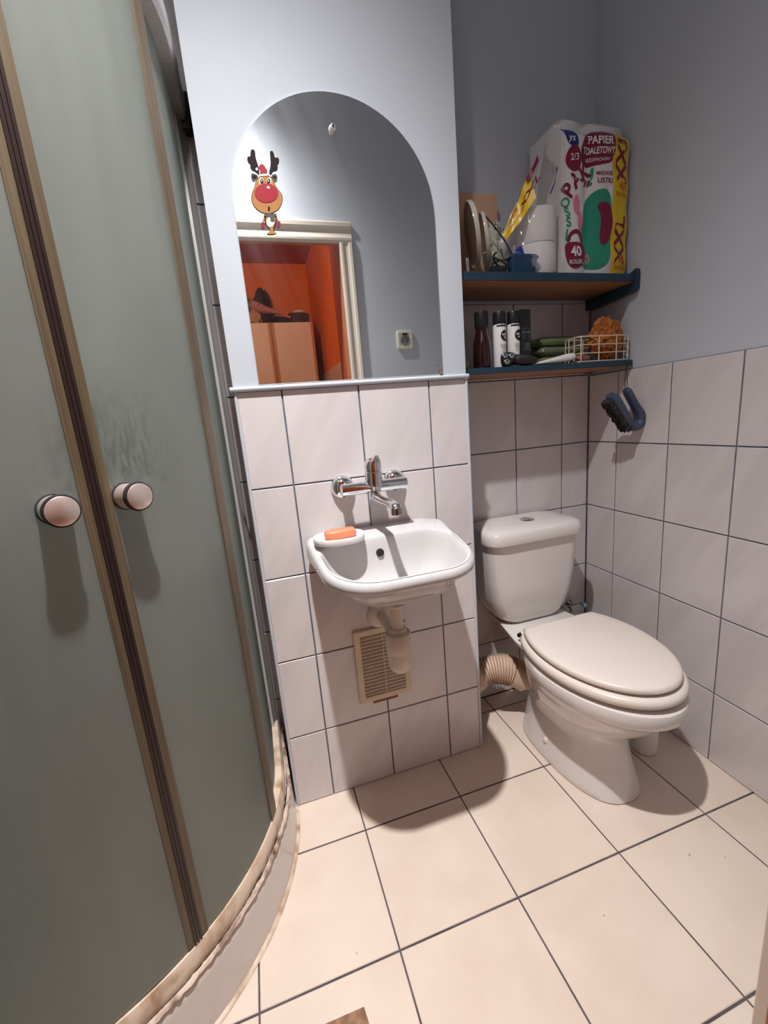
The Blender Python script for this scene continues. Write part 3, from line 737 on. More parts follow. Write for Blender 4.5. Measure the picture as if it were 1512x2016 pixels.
# ------------------------------------------------------------------ ventilation grille
vg = thing('vent_grille', (-.330, 0, .302), 'cream plastic ventilation grille on the tiles under the basin', 'vent')
gx0, gx1, gz0, gz1 = -.415, -.246, .297, .540
def gring(d, y, r=.003):
    return [(x, y, z) for x, z in rrect(gx0 + d, gx1 - d * .85, gz0 + d, gz1 - d, r, 3)]
obj('frame', MB().loft([gring(0, -.0004), gring(0, -.008), gring(.002, -.0105), gring(.017, -.0105, .001), gring(.0195, -.0085, .001), gring(.0195, -.002, .001)], False, False), M['vent'], vg, smooth=30)
obj('backing', MB().box(gx0 + .015, gx1 - .012, -.0016, -.0006, gz0 + .015, gz1 - .015), M['vent_dark'], vg, smooth=0)
ns = 17; zz0, zz1 = gz0 + .0205, gz1 - .0225
for k in range(ns):
    z = zz0 + (zz1 - zz0) * (k + .5) / ns; h = (zz1 - zz0) / ns
    obj('slat', MB().prism([(-.0020, z + h * .34), (-.0030, z + h * .40), (-.0096, z - h * .06), (-.0096, z - h * .26), (-.0086, z - h * .26)], 'yz', gx0 + .019, gx1 - .015), M['vent'], vg, smooth=0)
obj('mullion', MB().box(-.3275, -.3255, -.0098, -.002, zz0, zz1), M['vent'], vg, smooth=0)
tag(obj('brown_strip', MB().box(-.372, -.290, -.0025, -.0004, .284, .3, .0005), M['vent_dark'], vg, smooth=0), 'brown strip below the frame')  # thin brown strip on the tiles below the grille

# ------------------------------------------------------------------ toilet
TX = .283
toi = thing('toilet', (TX, -.1, 0), 'white close coupled toilet with a closed lid in the niche', 'toilet')
def egg(hw, yb, yf, yc, n=56, p=2.0):
    """oval about TX: half width hw, back end yb, front end yf, widest at yc"""
    o = []
    for i in range(n):
        a = 2 * pi * i / n; c, s = cos(a), sin(a)
        x = hw * math.copysign(abs(c) ** (2 / p), c); l = (yb - yc) if s > 0 else (yc - yf)
        o.append((TX + x, yc + l * math.copysign(abs(s) ** (2 / p), s)))
    return o
rings = []
for z, hw, yb, yf, yc, p in ((.0, .118, .075, -.352, -.10, 2.5), (.004, .120, .077, -.356, -.10, 2.5), (.02, .118, .075, -.352, -.10, 2.5), (.08, .106, .07, -.334, -.10, 2.4), (.14, .098, .065, -.318, -.11, 2.3), (.175, .100, .062, -.318, -.12, 2.2),
                         (.20, .116, .060, -.325, -.14, 2.1), (.235, .140, .055, -.372, -.165, 2.05), (.27, .156, .05, -.408, -.18, 2.0), (.300, .166, .045, -.430, -.19, 2.0), (.322, .170, .04, -.446, -.2, 2.0),
                         (.331, .180, .035, -.464, -.2, 2.0), (.338, .1845, .03, -.472, -.2, 2.0), (.368, .187, .03, -.476, -.2, 2.0), (.377, .184, .028, -.473, -.2, 2.0), (.382, .174, .02, -.460, -.2, 2.0)):
    rings.append([(x, y, z) for x, y in egg(hw, yb, yf, yc, 56, p)])
mb = MB().loft(rings)
# deck that carries the cistern
dk = []
for z, w0, w1 in ((.30, .07, .09), (.34, .09, .12), (.376, .118, .150), (.386, .121, .153), (.389, .118, .150)):
    dk.append([(TX + x, y, z) for x, y in [(w0, .205), (-w0, .205), (-w0 - .004, .13), (-w1, -.02), (-w1, -.06), (w1, -.06), (w1, -.02), (w0 + .004, .13)]])
mb.loft(dk)
obj('pan', mb, M['ceramic_w'], toi, smooth=45)
obj('spigot', MB().tube([(TX, .03, .155), (TX - .02, .085, .155)], .055, 20), M['ceramic_w'], toi)
obj('bolt_cap', MB().lathe([(.011, 0), (.011, .006), (.008, .010), (.003, .0115)], (TX - .104, -.12, .062), (-.93, -.15, .35), 14), M['seat'], toi)
def seat_ring(s, z, yb): 
    o = []
    for i in range(64):
        a = 2 * pi * i / 64; x = TX + .178 * s * cos(a); y = -.203 + (.252 if sin(a) < 0 else .25) * s * sin(a); o.append((x, min(y, yb), z))
    return o
obj('seat', MB().loft([seat_ring(.98, .3905, -.043), seat_ring(1.03, .3925, -.04), seat_ring(1.055, .400, -.04), seat_ring(1.058, .407, -.04), seat_ring(1.045, .414, -.04), seat_ring(1.015, .4185, -.043), seat_ring(.96, .4195, -.047)]), M['seat'], toi, smooth=50)
obj('lid', MB().loft([seat_ring(.92, .4245, -.05), seat_ring(.975, .4255, -.046), seat_ring(.995, .431, -.045), seat_ring(.990, .439, -.046), seat_ring(.965, .4435, -.049), seat_ring(.92, .4452, -.053), seat_ring(.75, .4458, -.058)]), M['seat'], toi, smooth=50)
for x in (TX - .118, TX + .118):
    obj('hinge', MB().tube([(x - .022, -.034, .414), (x + .022, -.034, .414)], .009, 14).box(x - .012, x + .012, -.046, -.022, .3885, .408, .002), M['seat'], toi)
tag(obj('hinge_pin', MB().tube([(TX - .15, -.036, .414), (TX - .138, -.036, .414)], .007, 12), M['black'], toi), 'black end of the seat hinge')
for x, y in ((TX - .13, -.30), (TX + .13, -.30)):
    obj('bumper', MB().box(x - .012, x + .012, y - .008, y + .008, .380, .3925, .002), M['seat'], toi)
CX = .278
def cring(hw, yf, z, r): return [(x, y, z) for x, y in rrect(CX - hw, CX + hw, yf, .214, [.02, .02, r, r], 7)]
obj('cistern', MB().loft([cring(.088, .085, .3895, .045), cring(.112, .072, .394, .05), cring(.132, .064, .410, .055), cring(.150, .058, .440, .055), cring(.164, .053, .49, .052), cring(.174, .049, .56, .05), cring(.180, .047, .64, .05), cring(.183, .046, .702, .05)]), M['ceramic_w'], toi, smooth=50)
obj('cistern_lid', MB().loft([cring(.186, .040, .700, .05), cring(.193, .033, .703, .052), cring(.195, .031, .712, .054), cring(.194, .033, .733, .054), cring(.188, .040, .746, .052), cring(.170, .058, .7525, .05), cring(.12, .09, .756, .04)]), M['ceramic_w'], toi, smooth=50)
b_ = obj('flush_button', MB().lathe([(.026, .752), (.026, .758), (.0235, .760)], (CX + .008, .125, 0), n=28), M['chrome'], toi)
obj('button_split', MB().box(CX + .0075, CX + .0085, .103, .147, .7595, .7605), M['black'], b_, smooth=0)

# flexible waste pipe
wp = thing('waste_pipe', (.12, .12, .1), 'cream corrugated waste pipe bending from the shaft to the toilet', 'pipe')
def bez(p, n):
    o = []
    for k in range(n + 1):
        t = k / n; a = [(1 - t) ** 3, 3 * t * (1 - t) ** 2, 3 * t * t * (1 - t), t ** 3]
        o.append(tuple(sum(a[i] * p[i][j] for i in range(4)) for j in range(3)))
    return o
pth = bez([(.012, .148, .150), (.10, .135, .215), (.18, .10, .235), (.272, .055, .115)], 96)
i0, i1 = 28, 66
rad = [.050 + (.0065 if (k % 3 == 1) else -.0035) for k in range(97)]
obj('corrugated_sleeve', MB().tube(pth[i0:i1 + 1], rad[i0:i1 + 1], 26), M['duct'], wp, smooth=10)
obj('cuff', MB().tube(pth[i1:84], [.054 - .0002 * k for k in range(84 - i1)], 26), M['duct'], wp)
obj('collar', MB().tube(pth[12:i0 + 1], [.0585, .061, .061, .060, .0585, .0582, .0582, .0582, .0582, .058, .057, .056, .055, .0545, .054, .053, .052], 26), M['duct'], wp)
obj('socket', MB().tube(pth[0:13], [.062, .062, .062, .064, .0665, .0665, .0665, .0655, .0635, .063, .063, .062, .06], 26), M['duct'], wp)

bh = thing('brush_holder', (.492, -.215, 0), 'white plastic toilet brush holder between the toilet and the wall', 'brush holder')
obj('cup', MB().lathe([(.034, .0005), (.037, .003), (.039, .06), (.040, .118), (.041, .121), (.038, .121), (.036, .06), (.03, .01)], (.492, -.215, 0), n=28), M['dish'], bh)
obj('brush_handle', MB().lathe([(.028, .02), (.03, .09), (.012, .1), (.008, .13), (.008, .24), (.011, .26), (.009, .275)], (.492, -.215, 0), n=14), M['dish'], bh)
sv = thing('shutoff_valve', (.585, .19, .30), 'small dark water valve with a blue tap behind the toilet', 'valve')
obj('valve_body', MB().lathe([(.02, 0), (.02, .004), (.011, .006), (.011, .05)], (.56, .228, .325), (0, -1, 0), 14).tube([(.53, .19, .325), (.59, .19, .325)], .016, 12), M['chrome_d'], sv)
obj('valve_handle', MB().lathe([(.012, 0), (.014, .004), (.013, .014)], (.588, .185, .333), (.8, -.3, .4), 10), M['cyan'], sv)
obj('hose', MB().tube(bez([(.535, .19, .325), (.49, .19, .33), (.46, .19, .40), (.445, .17, .46)], 14), .008, 10), M['chrome_d'], sv)

# mat corner at the bottom of the picture
tag(obj('floor_mat', MB().prism([(-.565, -.522), (-.655, -.520), (-.66, -.80), (-.53, -.79)], 'xy', .0005, .005), M['mat_brown'], smooth=0), 'brown felt mat lying on the beige floor tiles by the doorway', 'mat')

# ------------------------------------------------------------------ shelves in the niche
def shelf(z0, z1, y0, label, bracket):
    t = thing('wall_shelf', (.32, .13, z0), label, 'shelf', 'shelves in the toilet niche')
    obj('board', MB().box(.003, .634, y0 + .002, .229, z0, z1 - .0005, 0), M['wood'], t, smooth=0)
    obj('edge_strip', MB().box(.003, .636, y0 - .0015, y0 + .0018, z0 + .001, z1, .0008).box(.003, .634, y0, .229, z1 - .0008, z1), M['blue_edge'], t, smooth=20)
    if bracket:
        obj('side_bracket', MB().prism([(y0 - .006, z1 + .014), (y0 - .009, z1 + .006), (y0 - .008, z0 - .022), (y0 + .006, z0 - .030), (.21, z0 - .040), (.228, z0 - .036), (.228, z1 + .001), (y0 + .02, z1 + .003)], 'yz', .622, .6385), M['blue_edge'], t, smooth=20)
    else:
        obj('shelf_pin', MB().tube([(.60, .20, z0 - .005), (.638, .20, z0 - .005)], .004, 8), M['chrome_d'], t)
    return t
U0, U1, UY = 1.516, 1.540, .022
L0, L1, LY = 1.2585, 1.2775, .028
shelf(U0, U1, UY, 'blue edged wooden upper shelf holding the toilet paper pack', True)
shelf(L0, L1, LY, 'blue edged wooden lower shelf holding toiletries and a wire basket', False)

# ---- toilet paper pack: two columns of rolls still wrapped, two loose rolls under the torn film
def roll(x, y, z, label, r=.0615, h=.094):
    t = thing('toilet_roll', (x, y, z), label, 'toilet paper', 'toilet rolls at the open end of the pack')
    obj('paper', MB().lathe([(.022, .002), (r - .002, 0), (r, .003), (r, h - .003), (r - .002, h), (.023, h - .001), (.0225, h - .02)], (x, y, z), n=36), M['paper'], t, smooth=50)
    obj('core', MB().lathe([(.022, .001), (.022, h - .001), (.0205, h - .001), (.0205, .001)], (x, y, z), n=24, c0=False, c1=False), M['card'], t, smooth=50)
    return t
roll(.312, .102, U1 + .0005, 'white toilet roll under the clear film, lower of two stacked')
roll(.312, .100, U1 + .0955, 'white toilet roll under the clear film, upper of two stacked')

PX0, PX1, PZ = .376, .627, U1 + .001
pk = thing('toilet_paper_pack', (.5, .1, PZ), 'large printed toilet paper pack with yellow edge on the upper shelf', 'toilet paper pack')
PH = .430
def front(u, v, e=0.0):
    """front of the pack: u across, v up, metres"""
    W_ = PX1 - PX0; q = .092; c = u / q if u < q else (u - q) / (W_ - q); bul = (.009 if u < q else .015) * (1 - (2 * min(max(c, 0), 1) - 1) ** 2)
    top = .030 * sstep(PH - .05, PH, v); lay = .0025 * cos(2 * pi * v / .105)
    wr = .0025 * mnoise.noise(Vector((u * 40, v * 25, 3)))
    return (PX0 + u, .062 - bul + top + lay + wr - e, PZ + v)
mb = MB(); NU, NV = 40, 44; Wp = PX1 - PX0
mb.grid(lambda a, b: front(a * Wp, b * PH), NU, NV)
body = MB(); body.v = mb.v; body.f = mb.f; body.m = mb.m
def wrapback(a, b):
    x, y, z = front(a * Wp, b * PH); return (x, .205, z)
# sides, top and back close the pack
F_ = [[front(i / NU * Wp, j / NV * PH) for i in range(NU + 1)] for j in range(NV + 1)]
def strip(A, B): body.loft([A, B], False, False, False)
back = lambda p: (p[0], .212, p[2])
strip([r[0] for r in F_], [back(r[0]) for r in F_]); strip([r[-1] for r in F_], [back(r[-1]) for r in F_])
strip(F_[0], [back(p) for p in F_[0]]); 
dome = [F_[-1]] + [[(p[0], .085 + .03 * k, p[2] + .018 * sin(pi * (k + 1) / 6) * (1 - (2 * (((p[0] - PX0) / .092) if p[0] - PX0 < .092 else (p[0] - PX0 - .092) / (Wp - .092)) - 1) ** 2)) for p in F_[-1]] for k in range(4)] + [[back(p) for p in F_[-1]]]
body.loft(dome, False, False, False)
strip([back(r[0]) for r in F_], [back(r[-1]) for r in F_])
obj('wrapper', body, M['wrap'], pk, smooth=60)
fp = lambda e: (lambda u, v: front(u, v, e))
def prints(name, material, fn, e=.0012, par=pk):
    mb = MB(); fn(mb, fp(e)); return obj(name, mb, material, par, smooth=60, fix=False)
prints('yellow_band', M['yellow'], lambda m, f: put_patch(m, [(.178, .004), (.248, .004), (.250, .12), (.247, .25), (.249, .408), (.182, .404), (.176, .33), (.180, .22), (.174, .1)], f))
prints('green_panel', M['green'], lambda m, f: put_patch(m, smooth_poly([(.070, .02), (.17, .02), (.178, .12), (.176, .245), (.12, .245), (.085, .215), (.072, .16), (.066, .08)], 3), f))
prints('maroon_panel', M['maroon'], lambda m, f: put_patch(m, smooth_poly([(.120, .205), (.160, .215), (.178, .19), (.178, .11), (.150, .085), (.135, .10), (.138, .17)], 3), f), .0018)
sg = prints('title_patch', M['maroon'], lambda m, f: put_patch(m, smooth_poly([(.066, .36), (.09, .40), (.165, .410), (.184, .38), (.182, .318), (.130, .312), (.078, .302), (.064, .325)], 3), f))
def t1(m, f):
    put_text(m, 'PAPIER', .030, f, .132, .374, -.02, .025, .9); put_text(m, 'TOALETOWY', .0235, f, .127, .347, .04, .025, .74); put_text(m, 'BEZZAPACHOWY', .0125, f, .127, .325, .05, .01, .8)
prints('title_text', M['white_ink'], t1, .0022, sg)
def t2(m, f):
    put_text(m, 'P', .058, f, .022, .236, 1.0, .03); put_text(m, 'A', .058, f, .046, .266, .8, .03); put_text(m, 'K', .058, f, .078, .287, .55, .03)
    put_text(m, 'MIĘKKIE', .0150, f, .148, .288, 0, .02); put_text(m, 'LISTKI', .020, f, .149, .267, 0, .02)
    put_patch(m, smooth_poly([(.072, .245), (.082, .25), (.09, .27), (.082, .268)], 2), f); put_patch(m, smooth_poly([(.088, .25), (.098, .252), (.1, .272), (.092, .268)], 2), f)
prints('maroon_text', M['maroon'], t2)
def t3(m, f):
    put_text(m, 'O', .036, f, .014, .205, .9, .03); put_text(m, 'S', .036, f, .018, .178, .3, .03); put_text(m, 'S', .036, f, .020, .150, .1, .03); put_text(m, 'L', .040, f, .022, .116, 0, .03)
prints('green_text', M['green'], t3)
prints('green_mark', M['green'], lambda m, f: put_text(m, '!', .070, f, .104, .276, -.2, .02))
kb = prints('badge', M['maroon'], lambda m, f: (put_patch(m, smooth_poly([(.010, .085), (.020, .098), (.075, .098), (.086, .080), (.082, .040), (.06, .022), (.03, .024), (.012, .045)], 3), f),
    [put_patch(m, [(.048 + r0 * cos(a), .098 + 1.15 * r0 * sin(a)) for r0, a in ((.030, pi * k / 8), (.030, pi * (k + 1) / 8), (.020, pi * (k + 1) / 8), (.020, pi * k / 8))], f) for k in range(8)]), .0016)
prints('badge_text', M['white_ink'], lambda m, f: (put_text(m, '40', .040, f, .048, .069, .08, .03), put_text(m, 'ROLEK', .0165, f, .048, .040, .06, .02)), .0028, kb)
cb = prints('round_badge', M['maroon'], lambda m, f: put_patch(m, ell(.040, .322, .026, .034, 24), f))
prints('round_badge_text', M['white_ink'], lambda m, f: put_text(m, '2/3', .024, f, .042, .326, .1, .01), .0022, cb)
nv = prints('navy_mark', M['navy'], lambda m, f: put_patch(m, smooth_poly([(.006, .412), (.02, .405), (.05, .382), (.054, .352), (.03, .352), (.012, .365)], 2), f))
prints('navy_mark_text', M['white_ink'], lambda m, f: put_text(m, 'ys', .026, f, .030, .374, -.1, .01), .0022, nv)
for v_ in (.105, .335): prints('band_text', M['maroon'], lambda m, f: put_text(m, 'XXL', .062, f, .215, v_, pi / 2, .03, 1.15), .0022)
for v_ in (.035, .243): prints('band_count', M['orange_ink'], lambda m, f: (put_text(m, '40', .032, f, .218, v_ + .014, -.02, .02), put_text(m, 'ROLEK', .0165, f, .216, v_ - .009, 0, .01)), .0022)
for e_ in ((.050, .20, .012, .028), (.062, .155, .010, .026)): prints('pink_drop', M['pink'], lambda m, f: put_patch(m, ell(*e_, 14), f))
prints('pink_square', M['pink'], lambda m, f: put_patch(m, ell(.085, .05, .016, .016, 14, p=3), f))
# torn film falling over the loose rolls
A_, B_, C_ = Vector((.372, .045, PZ + PH - .005)), Vector((.168, .075, 1.640)), Vector((.262, .022, 1.5445))
A2 = Vector((.376, .040, 1.5445))
def film(a, b):
    """a from the crease to the torn edge, b from the shelf up"""
    lo_ = A2.lerp(C_, min(a * 1.4, 1)) if a < .714 else C_.lerp(B_, (a - .714) / .286 * .55)
    hi_ = A_.lerp(B_, a)
    p = lo_.lerp(hi_, b)
    p.y += -.026 * sin(pi * min(a * 1.1, 1)) * sin(pi * min(1, b * .9 + .1)) + .006 * mnoise.noise(Vector((a * 9, b * 7, 1))) + .004 * sin(a * 26 + b * 5) * b
    p.z += .02 * sin(pi * a) * b ** 3
    p.z = max(p.z, 1.5425); return tuple(p)
mb = MB(); mb.grid(film, 30, 30); fm = tag(obj('torn_film', mb, M['film'], pk, smooth=80, fix=False), 'clear torn film over the loose rolls')
def back_flap(a, b):
    p = Vector(film(.25 + .75 * a, 1.0)).lerp(Vector((.376 - .16 * a, .13, PZ + PH * (1 - a) * .92 + .02)), 1 - b); p.y += .012 * sin(a * 9 + b * 4); p.z -= .012 * (1 - b); return tuple(p)
mb = MB(); mb.grid(back_flap, 16, 8); obj('back_flap', mb, M['wrap'], fm, smooth=80, fix=False)
def hyp(u, v, e=-.002):
    """print along the torn edge: u down the edge 0..1, v inward 0..1"""
    p = Vector(film(.36 + .64 * u, 1 - .30 * v)); return (p.x, p.y - .0015, p.z)
mb = MB(); mb.grid(lambda a, b: hyp(.28 + .66 * a, b * .75), 16, 4); yb_ = obj('yellow_edge', mb, M['yellow'], fm, smooth=80, fix=False)
mb = MB()
def hyt(u, v): p = hyp(.62 - u * 3.2, .36 - v * 3.8); return (p[0], p[1] - .0015, p[2])
put_text(mb, '40', .062, hyt, -.03, .05, 0, .02); put_text(mb, 'ROLEK', .034, hyt, -.03, -.03, 0, .02)
obj('edge_count', mb, M['orange_ink'], yb_, fix=False)
mb = MB(); put_text(mb, 'XXL', .075, hyt, .085, .0, 0, .02); obj('edge_text', mb, M['maroon'], yb_, fix=False)
mb = MB(); mb.grid(lambda a, b: (lambda p: (p[0] - .006, p[1] - .003, p[2] + .004))(hyp(.02 + .3 * a, .02 + b * .16)), 8, 3); obj('maroon_edge', mb, M['maroon'], fm, fix=False)
mb = MB(); mb.grid(lambda a, b: (lambda p: (p[0], p[1] - .003, p[2]))(film(.14 + .2 * a, .74 - .10 * a + b * .02)), 8, 1); obj('navy_stroke', mb, M['navy'], fm, fix=False)
mb = MB(); mb.grid(lambda a, b: (lambda p: (p[0], p[1] - .003, p[2]))(film(.86 + .08 * a, .10 + b * .30)), 6, 5); obj('navy_panel', mb, M['navy'], fm, fix=False)

# ---- left part of the upper shelf
tag(obj('cardboard_box', MB().box(.006, .237, .190, .227, U1 + .0005, 1.822, .002), M['card'], smooth=20), 'tall brown cardboard box standing at the back of the upper shelf', 'box')
vm = thing('vanity_mirror', (.085, .10, U1), 'round smoky plastic vanity mirror turned edge on in the shelf corner', 'mirror')
def disc(c, ax, r, t, mat_in, mat_rim, par):
    a = Vector(ax).normalized()
    d_ = obj('plate', MB().lathe([(r * .96, -t), (r * .96, t)], c, a, 36), mat_in, par)
    obj('rim', MB().lathe([(r * .95, -t * 1.2), (r, -t * 1.6), (r * 1.02, 0), (r, t * 1.6), (r * .95, t * 1.2)], c, a, 36, False, False), mat_rim, par)
disc((.090, .098, 1.664), (.93, -.34, .15), .086, .004, M['tan_clear'], M['bag_clear'], vm)
disc((.122, .085, 1.648), (.90, -.42, .12), .070, .003, M['tan_clear'], M['bag_clear'], vm)
obj('stand', MB().lathe([(.013, .0005), (.013, .004), (.008, .006), (.008, .05), (.006, .052)], (.055, .072, U1), n=16), M['chrome'], vm)
obj('base', MB().lathe([(.034, .0005), (.034, .006), (.02, .01)], (.055, .105, U1), n=20), M['black'], vm)
def crumple(c, r, seed, k=.25, f=9, n=22, m=14, flat=None):
    mb = MB(); mb.sphere((0, 0, 0), 1.0, n, m); vs = []
    for v in mb.v:
        d = 1 + k * mnoise.noise(Vector(v) * f * .35 + Vector((seed, 0, 0))) + k * .6 * mnoise.noise(Vector(v) * f + Vector((0, seed, 0)))
        p = [c[i] + v[i] * r[i] * d for i in range(3)]
        if flat is not None: p[2] = max(p[2], flat)
        vs.append(tuple(p))
    mb.v = vs; return mb
bg = thing('plastic_bag', (.19, .12, U1), 'crinkled clear plastic bag with black lettering beside the cardboard box', 'bag')
obj('bag_film', crumple((.188, .118, 1.620), (.036, .028, .085), 3.1, .30, 8, 24, 16, U1 + .001), M['bag_clear'], bg, smooth=25)
obj('green_sachet', crumple((.185, .120, 1.60), (.024, .018, .05), 8.0, .2, 6, 16, 10, U1 + .002), M['bag_green'], bg, smooth=30)
mb = MB(); put_text(mb, 'Don', .024, lambda u, v: (.172 + u, .078 + .1 * u, 1.676 + v), 0, 0, -.2, .004); obj('lettering', mb, M['black'], bg, fix=False)
cb_ = thing('charger_cable', (.15, .07, U1), 'black charger cable coiled loosely behind the blue container', 'cable')
cp = []
for k in range(90):
    t = k / 89; a = t * 2 * pi * 2.6; cp.append((.150 + .026 * cos(a) * (1 - .25 * t), .045 + .016 * sin(a), U1 + .008 + .018 * (1 + sin(a * .8 + 1)) + .012 * t))
obj('cord', MB().tube(cp, .0026, 8), M['blackr'], cb_)
obj('lead', MB().tube(bez([(.115, .062, 1.700), (.15, .05, 1.66), (.185, .05, 1.62), (.205, .05, 1.575)], 20), .0022, 8), M['blackr'], cb_)
obj('plug', MB().box(.112, .164, .028, .046, U1 + .001, U1 + .020, .005), M['black'], cb_)
bl = thing('blue_container', (.225, .065, U1), 'dark blue clear plastic container lying in front of the rolls', 'container')
def bring(s, z, dx=0): return [(x + dx, y, z) for x, y in rrect(.222 - .045 * s, .222 + .045 * s, .0445 - .0175 * s, .0445 + .0175 * s, .010, 4)]
obj('tub', MB().loft([bring(.86, U1 + .001), bring(.92, U1 + .012), bring(1.0, U1 + .040, .002), bring(1.08, U1 + .043, .003), bring(1.08, U1 + .046, .003), bring(.92, U1 + .052, .003)]), M['blue_pl'], bl, smooth=25)
obj('contents', crumple((.216, .0445, U1 + .024), (.030, .011, .017), 5.0, .3, 7, 14, 9, U1 + .003), mat('deep_blue_foil', (.012, .045, .11), .3), bl, smooth=20)

# ---- lower shelf
Z = L1 + .0006
btl = thing('shampoo_bottle', (.098, .075, Z), 'dark amber bottle with a black cap at the left of the lower shelf', 'bottle')
obj('flask', MB().lathe([(.026, 0), (.0285, .004), (.0285, .055), (.027, .075), (.022, .095), (.0185, .110), (.018, .125)], (.098, .075, Z), n=28), M['amber'], btl)
obj('cap', MB().lathe([(.0195, .120), (.0205, .123), (.0205, .160), (.0195, .166), (.012, .168)], (.098, .075, Z), n=28), M['black'], btl)
def cyl_print(c, r): return lambda u, v: (c[0] + r * sin(u / r), c[1] - r * cos(u / r), c[2] + v)
def can(x, y, label):
    t = thing('deodorant_can', (x, y, Z), label, 'deodorant', 'deodorant cans on the lower shelf')
    obj('can_body', MB().lathe([(.0185, 0), (.0195, .003), (.0195, .122), (.0175, .127)], (x, y, Z), n=32), M['white_pl'], t)
    obj('cap', MB().lathe([(.0185, .126), (.0190, .128), (.0190, .158), (.0178, .162), (.010, .1635)], (x, y, Z), n=28), M['black'], t)
    f = cyl_print((x, y, Z), .0198); g = cyl_print((x, y, Z), .0201)
    mb = MB(); put_patch(mb, ell(.009, .092, .0165, .0165, 28), f, .006); put_patch(mb, [(-.019, .118), (.031, .118), (.031, .123), (-.019, .123)], f, .006)
    put_patch(mb, [(.019, .004), (.031, .004), (.031, .12), (.019, .12)], f, .006)
    lb = obj('label_print', mb, M['black'], t, fix=False)
    mb = MB(); put_text(mb, 'NIVEA', .0085, g, .009, .0945, 0, .03); put_text(mb, 'MEN', .0065, g, .009, .0865, 0, .01)
    obj('logo_text', mb, M['white_ink'], lb, fix=False)
    mb = MB(); put_text(mb, 'BLACK &', .0062, g, .004, .0655, 0, .01); put_text(mb, 'WHITE', .0072, g, .004, .0585, 0, .02); put_text(mb, 'INVISIBLE', .0044, g, .004, .0525, 0, .0); put_text(mb, 'ORIGINAL', .0038, g, .004, .0475, 0, .0)
    obj('small_text', mb, M['dgrey'], lb, fix=False)
    return t
can(.152, .062, 'white deodorant can with a round black logo, next to the amber bottle')
can(.200, .060, 'white deodorant can with a round black logo, next to the black tube')
gt = thing('shower_gel_tube', (.243, .062, Z), 'black shower gel tube standing on its cap beside the white cans', 'tube')
gr = []
for z, a, b in ((.026, .0185, .014), (.05, .0195, .013), (.09, .0200, .010), (.13, .0205, .006), (.160, .0208, .0022), (.170, .0208, .0018)):
    gr.append([(.243 + x, .062 + y, Z + z) for x, y in ell(0, 0, a, b, 28)])
obj('tube_body', MB().loft(gr), M['black'], gt)
obj('cap', MB().loft([[(.243 + x, .062 + y, Z + z) for x, y in ell(0, 0, .0165 * s, .0125 * s, 28)] for z, s in ((0, .98), (.002, 1), (.024, 1.02), (.026, .98))]), M['blackr'], gt)
gf = lambda u, v: (.243 + u, .062 - .0148 + .085 * (max(v, .03) - .03), Z + v)
mb = MB()
ring_o, ring_i = ell(0, .098, .0155, .0165, 32), ell(0, .098, .0147, .0157, 32)
for k in range(32):
    j = (k + 1) % 32; put_patch(mb, [ring_o[k], ring_o[j], ring_i[j], ring_i[k]], gf, 1)
put_text(mb, 'NIVEA', .0085, gf, 0, .101, 0, .03); put_text(mb, 'MEN', .0065, gf, 0, .092, 0, .01)
put_text(mb, 'DEEP', .0075, gf, 0, .066, 0, .01); put_text(mb, 'CLEAN', .0065, gf, 0, .058, 0, .01); put_text(mb, 'SHOWER GEL', .0040, gf, 0, .050)
obj('label_text', mb, M['dgrey'], gt, fix=False)

jr = thing('glass_jar', (.031, .075, Z), 'small clear glass jar tucked against the shaft on the lower shelf', 'jar')
obj('glass', MB().lathe([(.019, 0), (.021, .003), (.021, .042), (.018, .048), (.018, .056), (.0165, .056), (.0165, .048), (.019, .041), (.019, .006)], (.031, .075, Z), n=24), M['clear'], jr)
obj('contents', MB().lathe([(.0175, .0062), (.0182, .008), (.0182, .022), (.016, .0225)], (.031, .075, Z), n=20), M['trap'], jr)

sh = thing('electric_shaver', (.180, .050, Z), 'electric shaver with three chrome rotary heads lying before the cans', 'shaver')
hc_ = Vector((.163, .033, Z + .0235)); hn = Vector((-.22, -.95, .22)).normalized()
hu = Vector((1, 0, 0)); hu = (hu - hn * hu.dot(hn)).normalized(); hv = hn.cross(hu); hv = hv if hv.z > 0 else -hv
mb = MB(); rr_ = []
for s, t in ((.88, -.004), (1.0, 0), (1.0, .006), (.9, .016), (.8, .026)):
    rr_.append([tuple(hc_ - hn * t + hu * x * s + hv * y * s) for x, y in smooth_poly([(-.021, -.022), (.003, -.023), (.024, .0), (.022, .018), (-.018, .022), (-.024, .0)], 3)])
obj('head_plate', mb.loft(rr_), M['black'], sh)
for x, y in ((-.0105, .0095), (.0095, .0065), (-.0075, -.0100)):
    c = hc_ + hu * x + hv * y + hn * .0038
    h = obj('rotary_head', MB().lathe([(.0082, 0), (.0082, .0018), (.0065, .0026)], c, hn, 22), M['chrome'], sh)
    obj('cutter', MB().lathe([(.0042, .0022), (.0042, .0030), (.003, .0032)], c, hn, 16), M['chrome_d'], h)
obj('grip', MB().tube([tuple(hc_ - hn * .022), (.185, .055, Z + .022), (.20, .037, Z + .019), (.235, .034, Z + .017), (.262, .036, Z + .015)], [.013, .0165, .016, .0145, .009], 16), M['blackr'], sh)

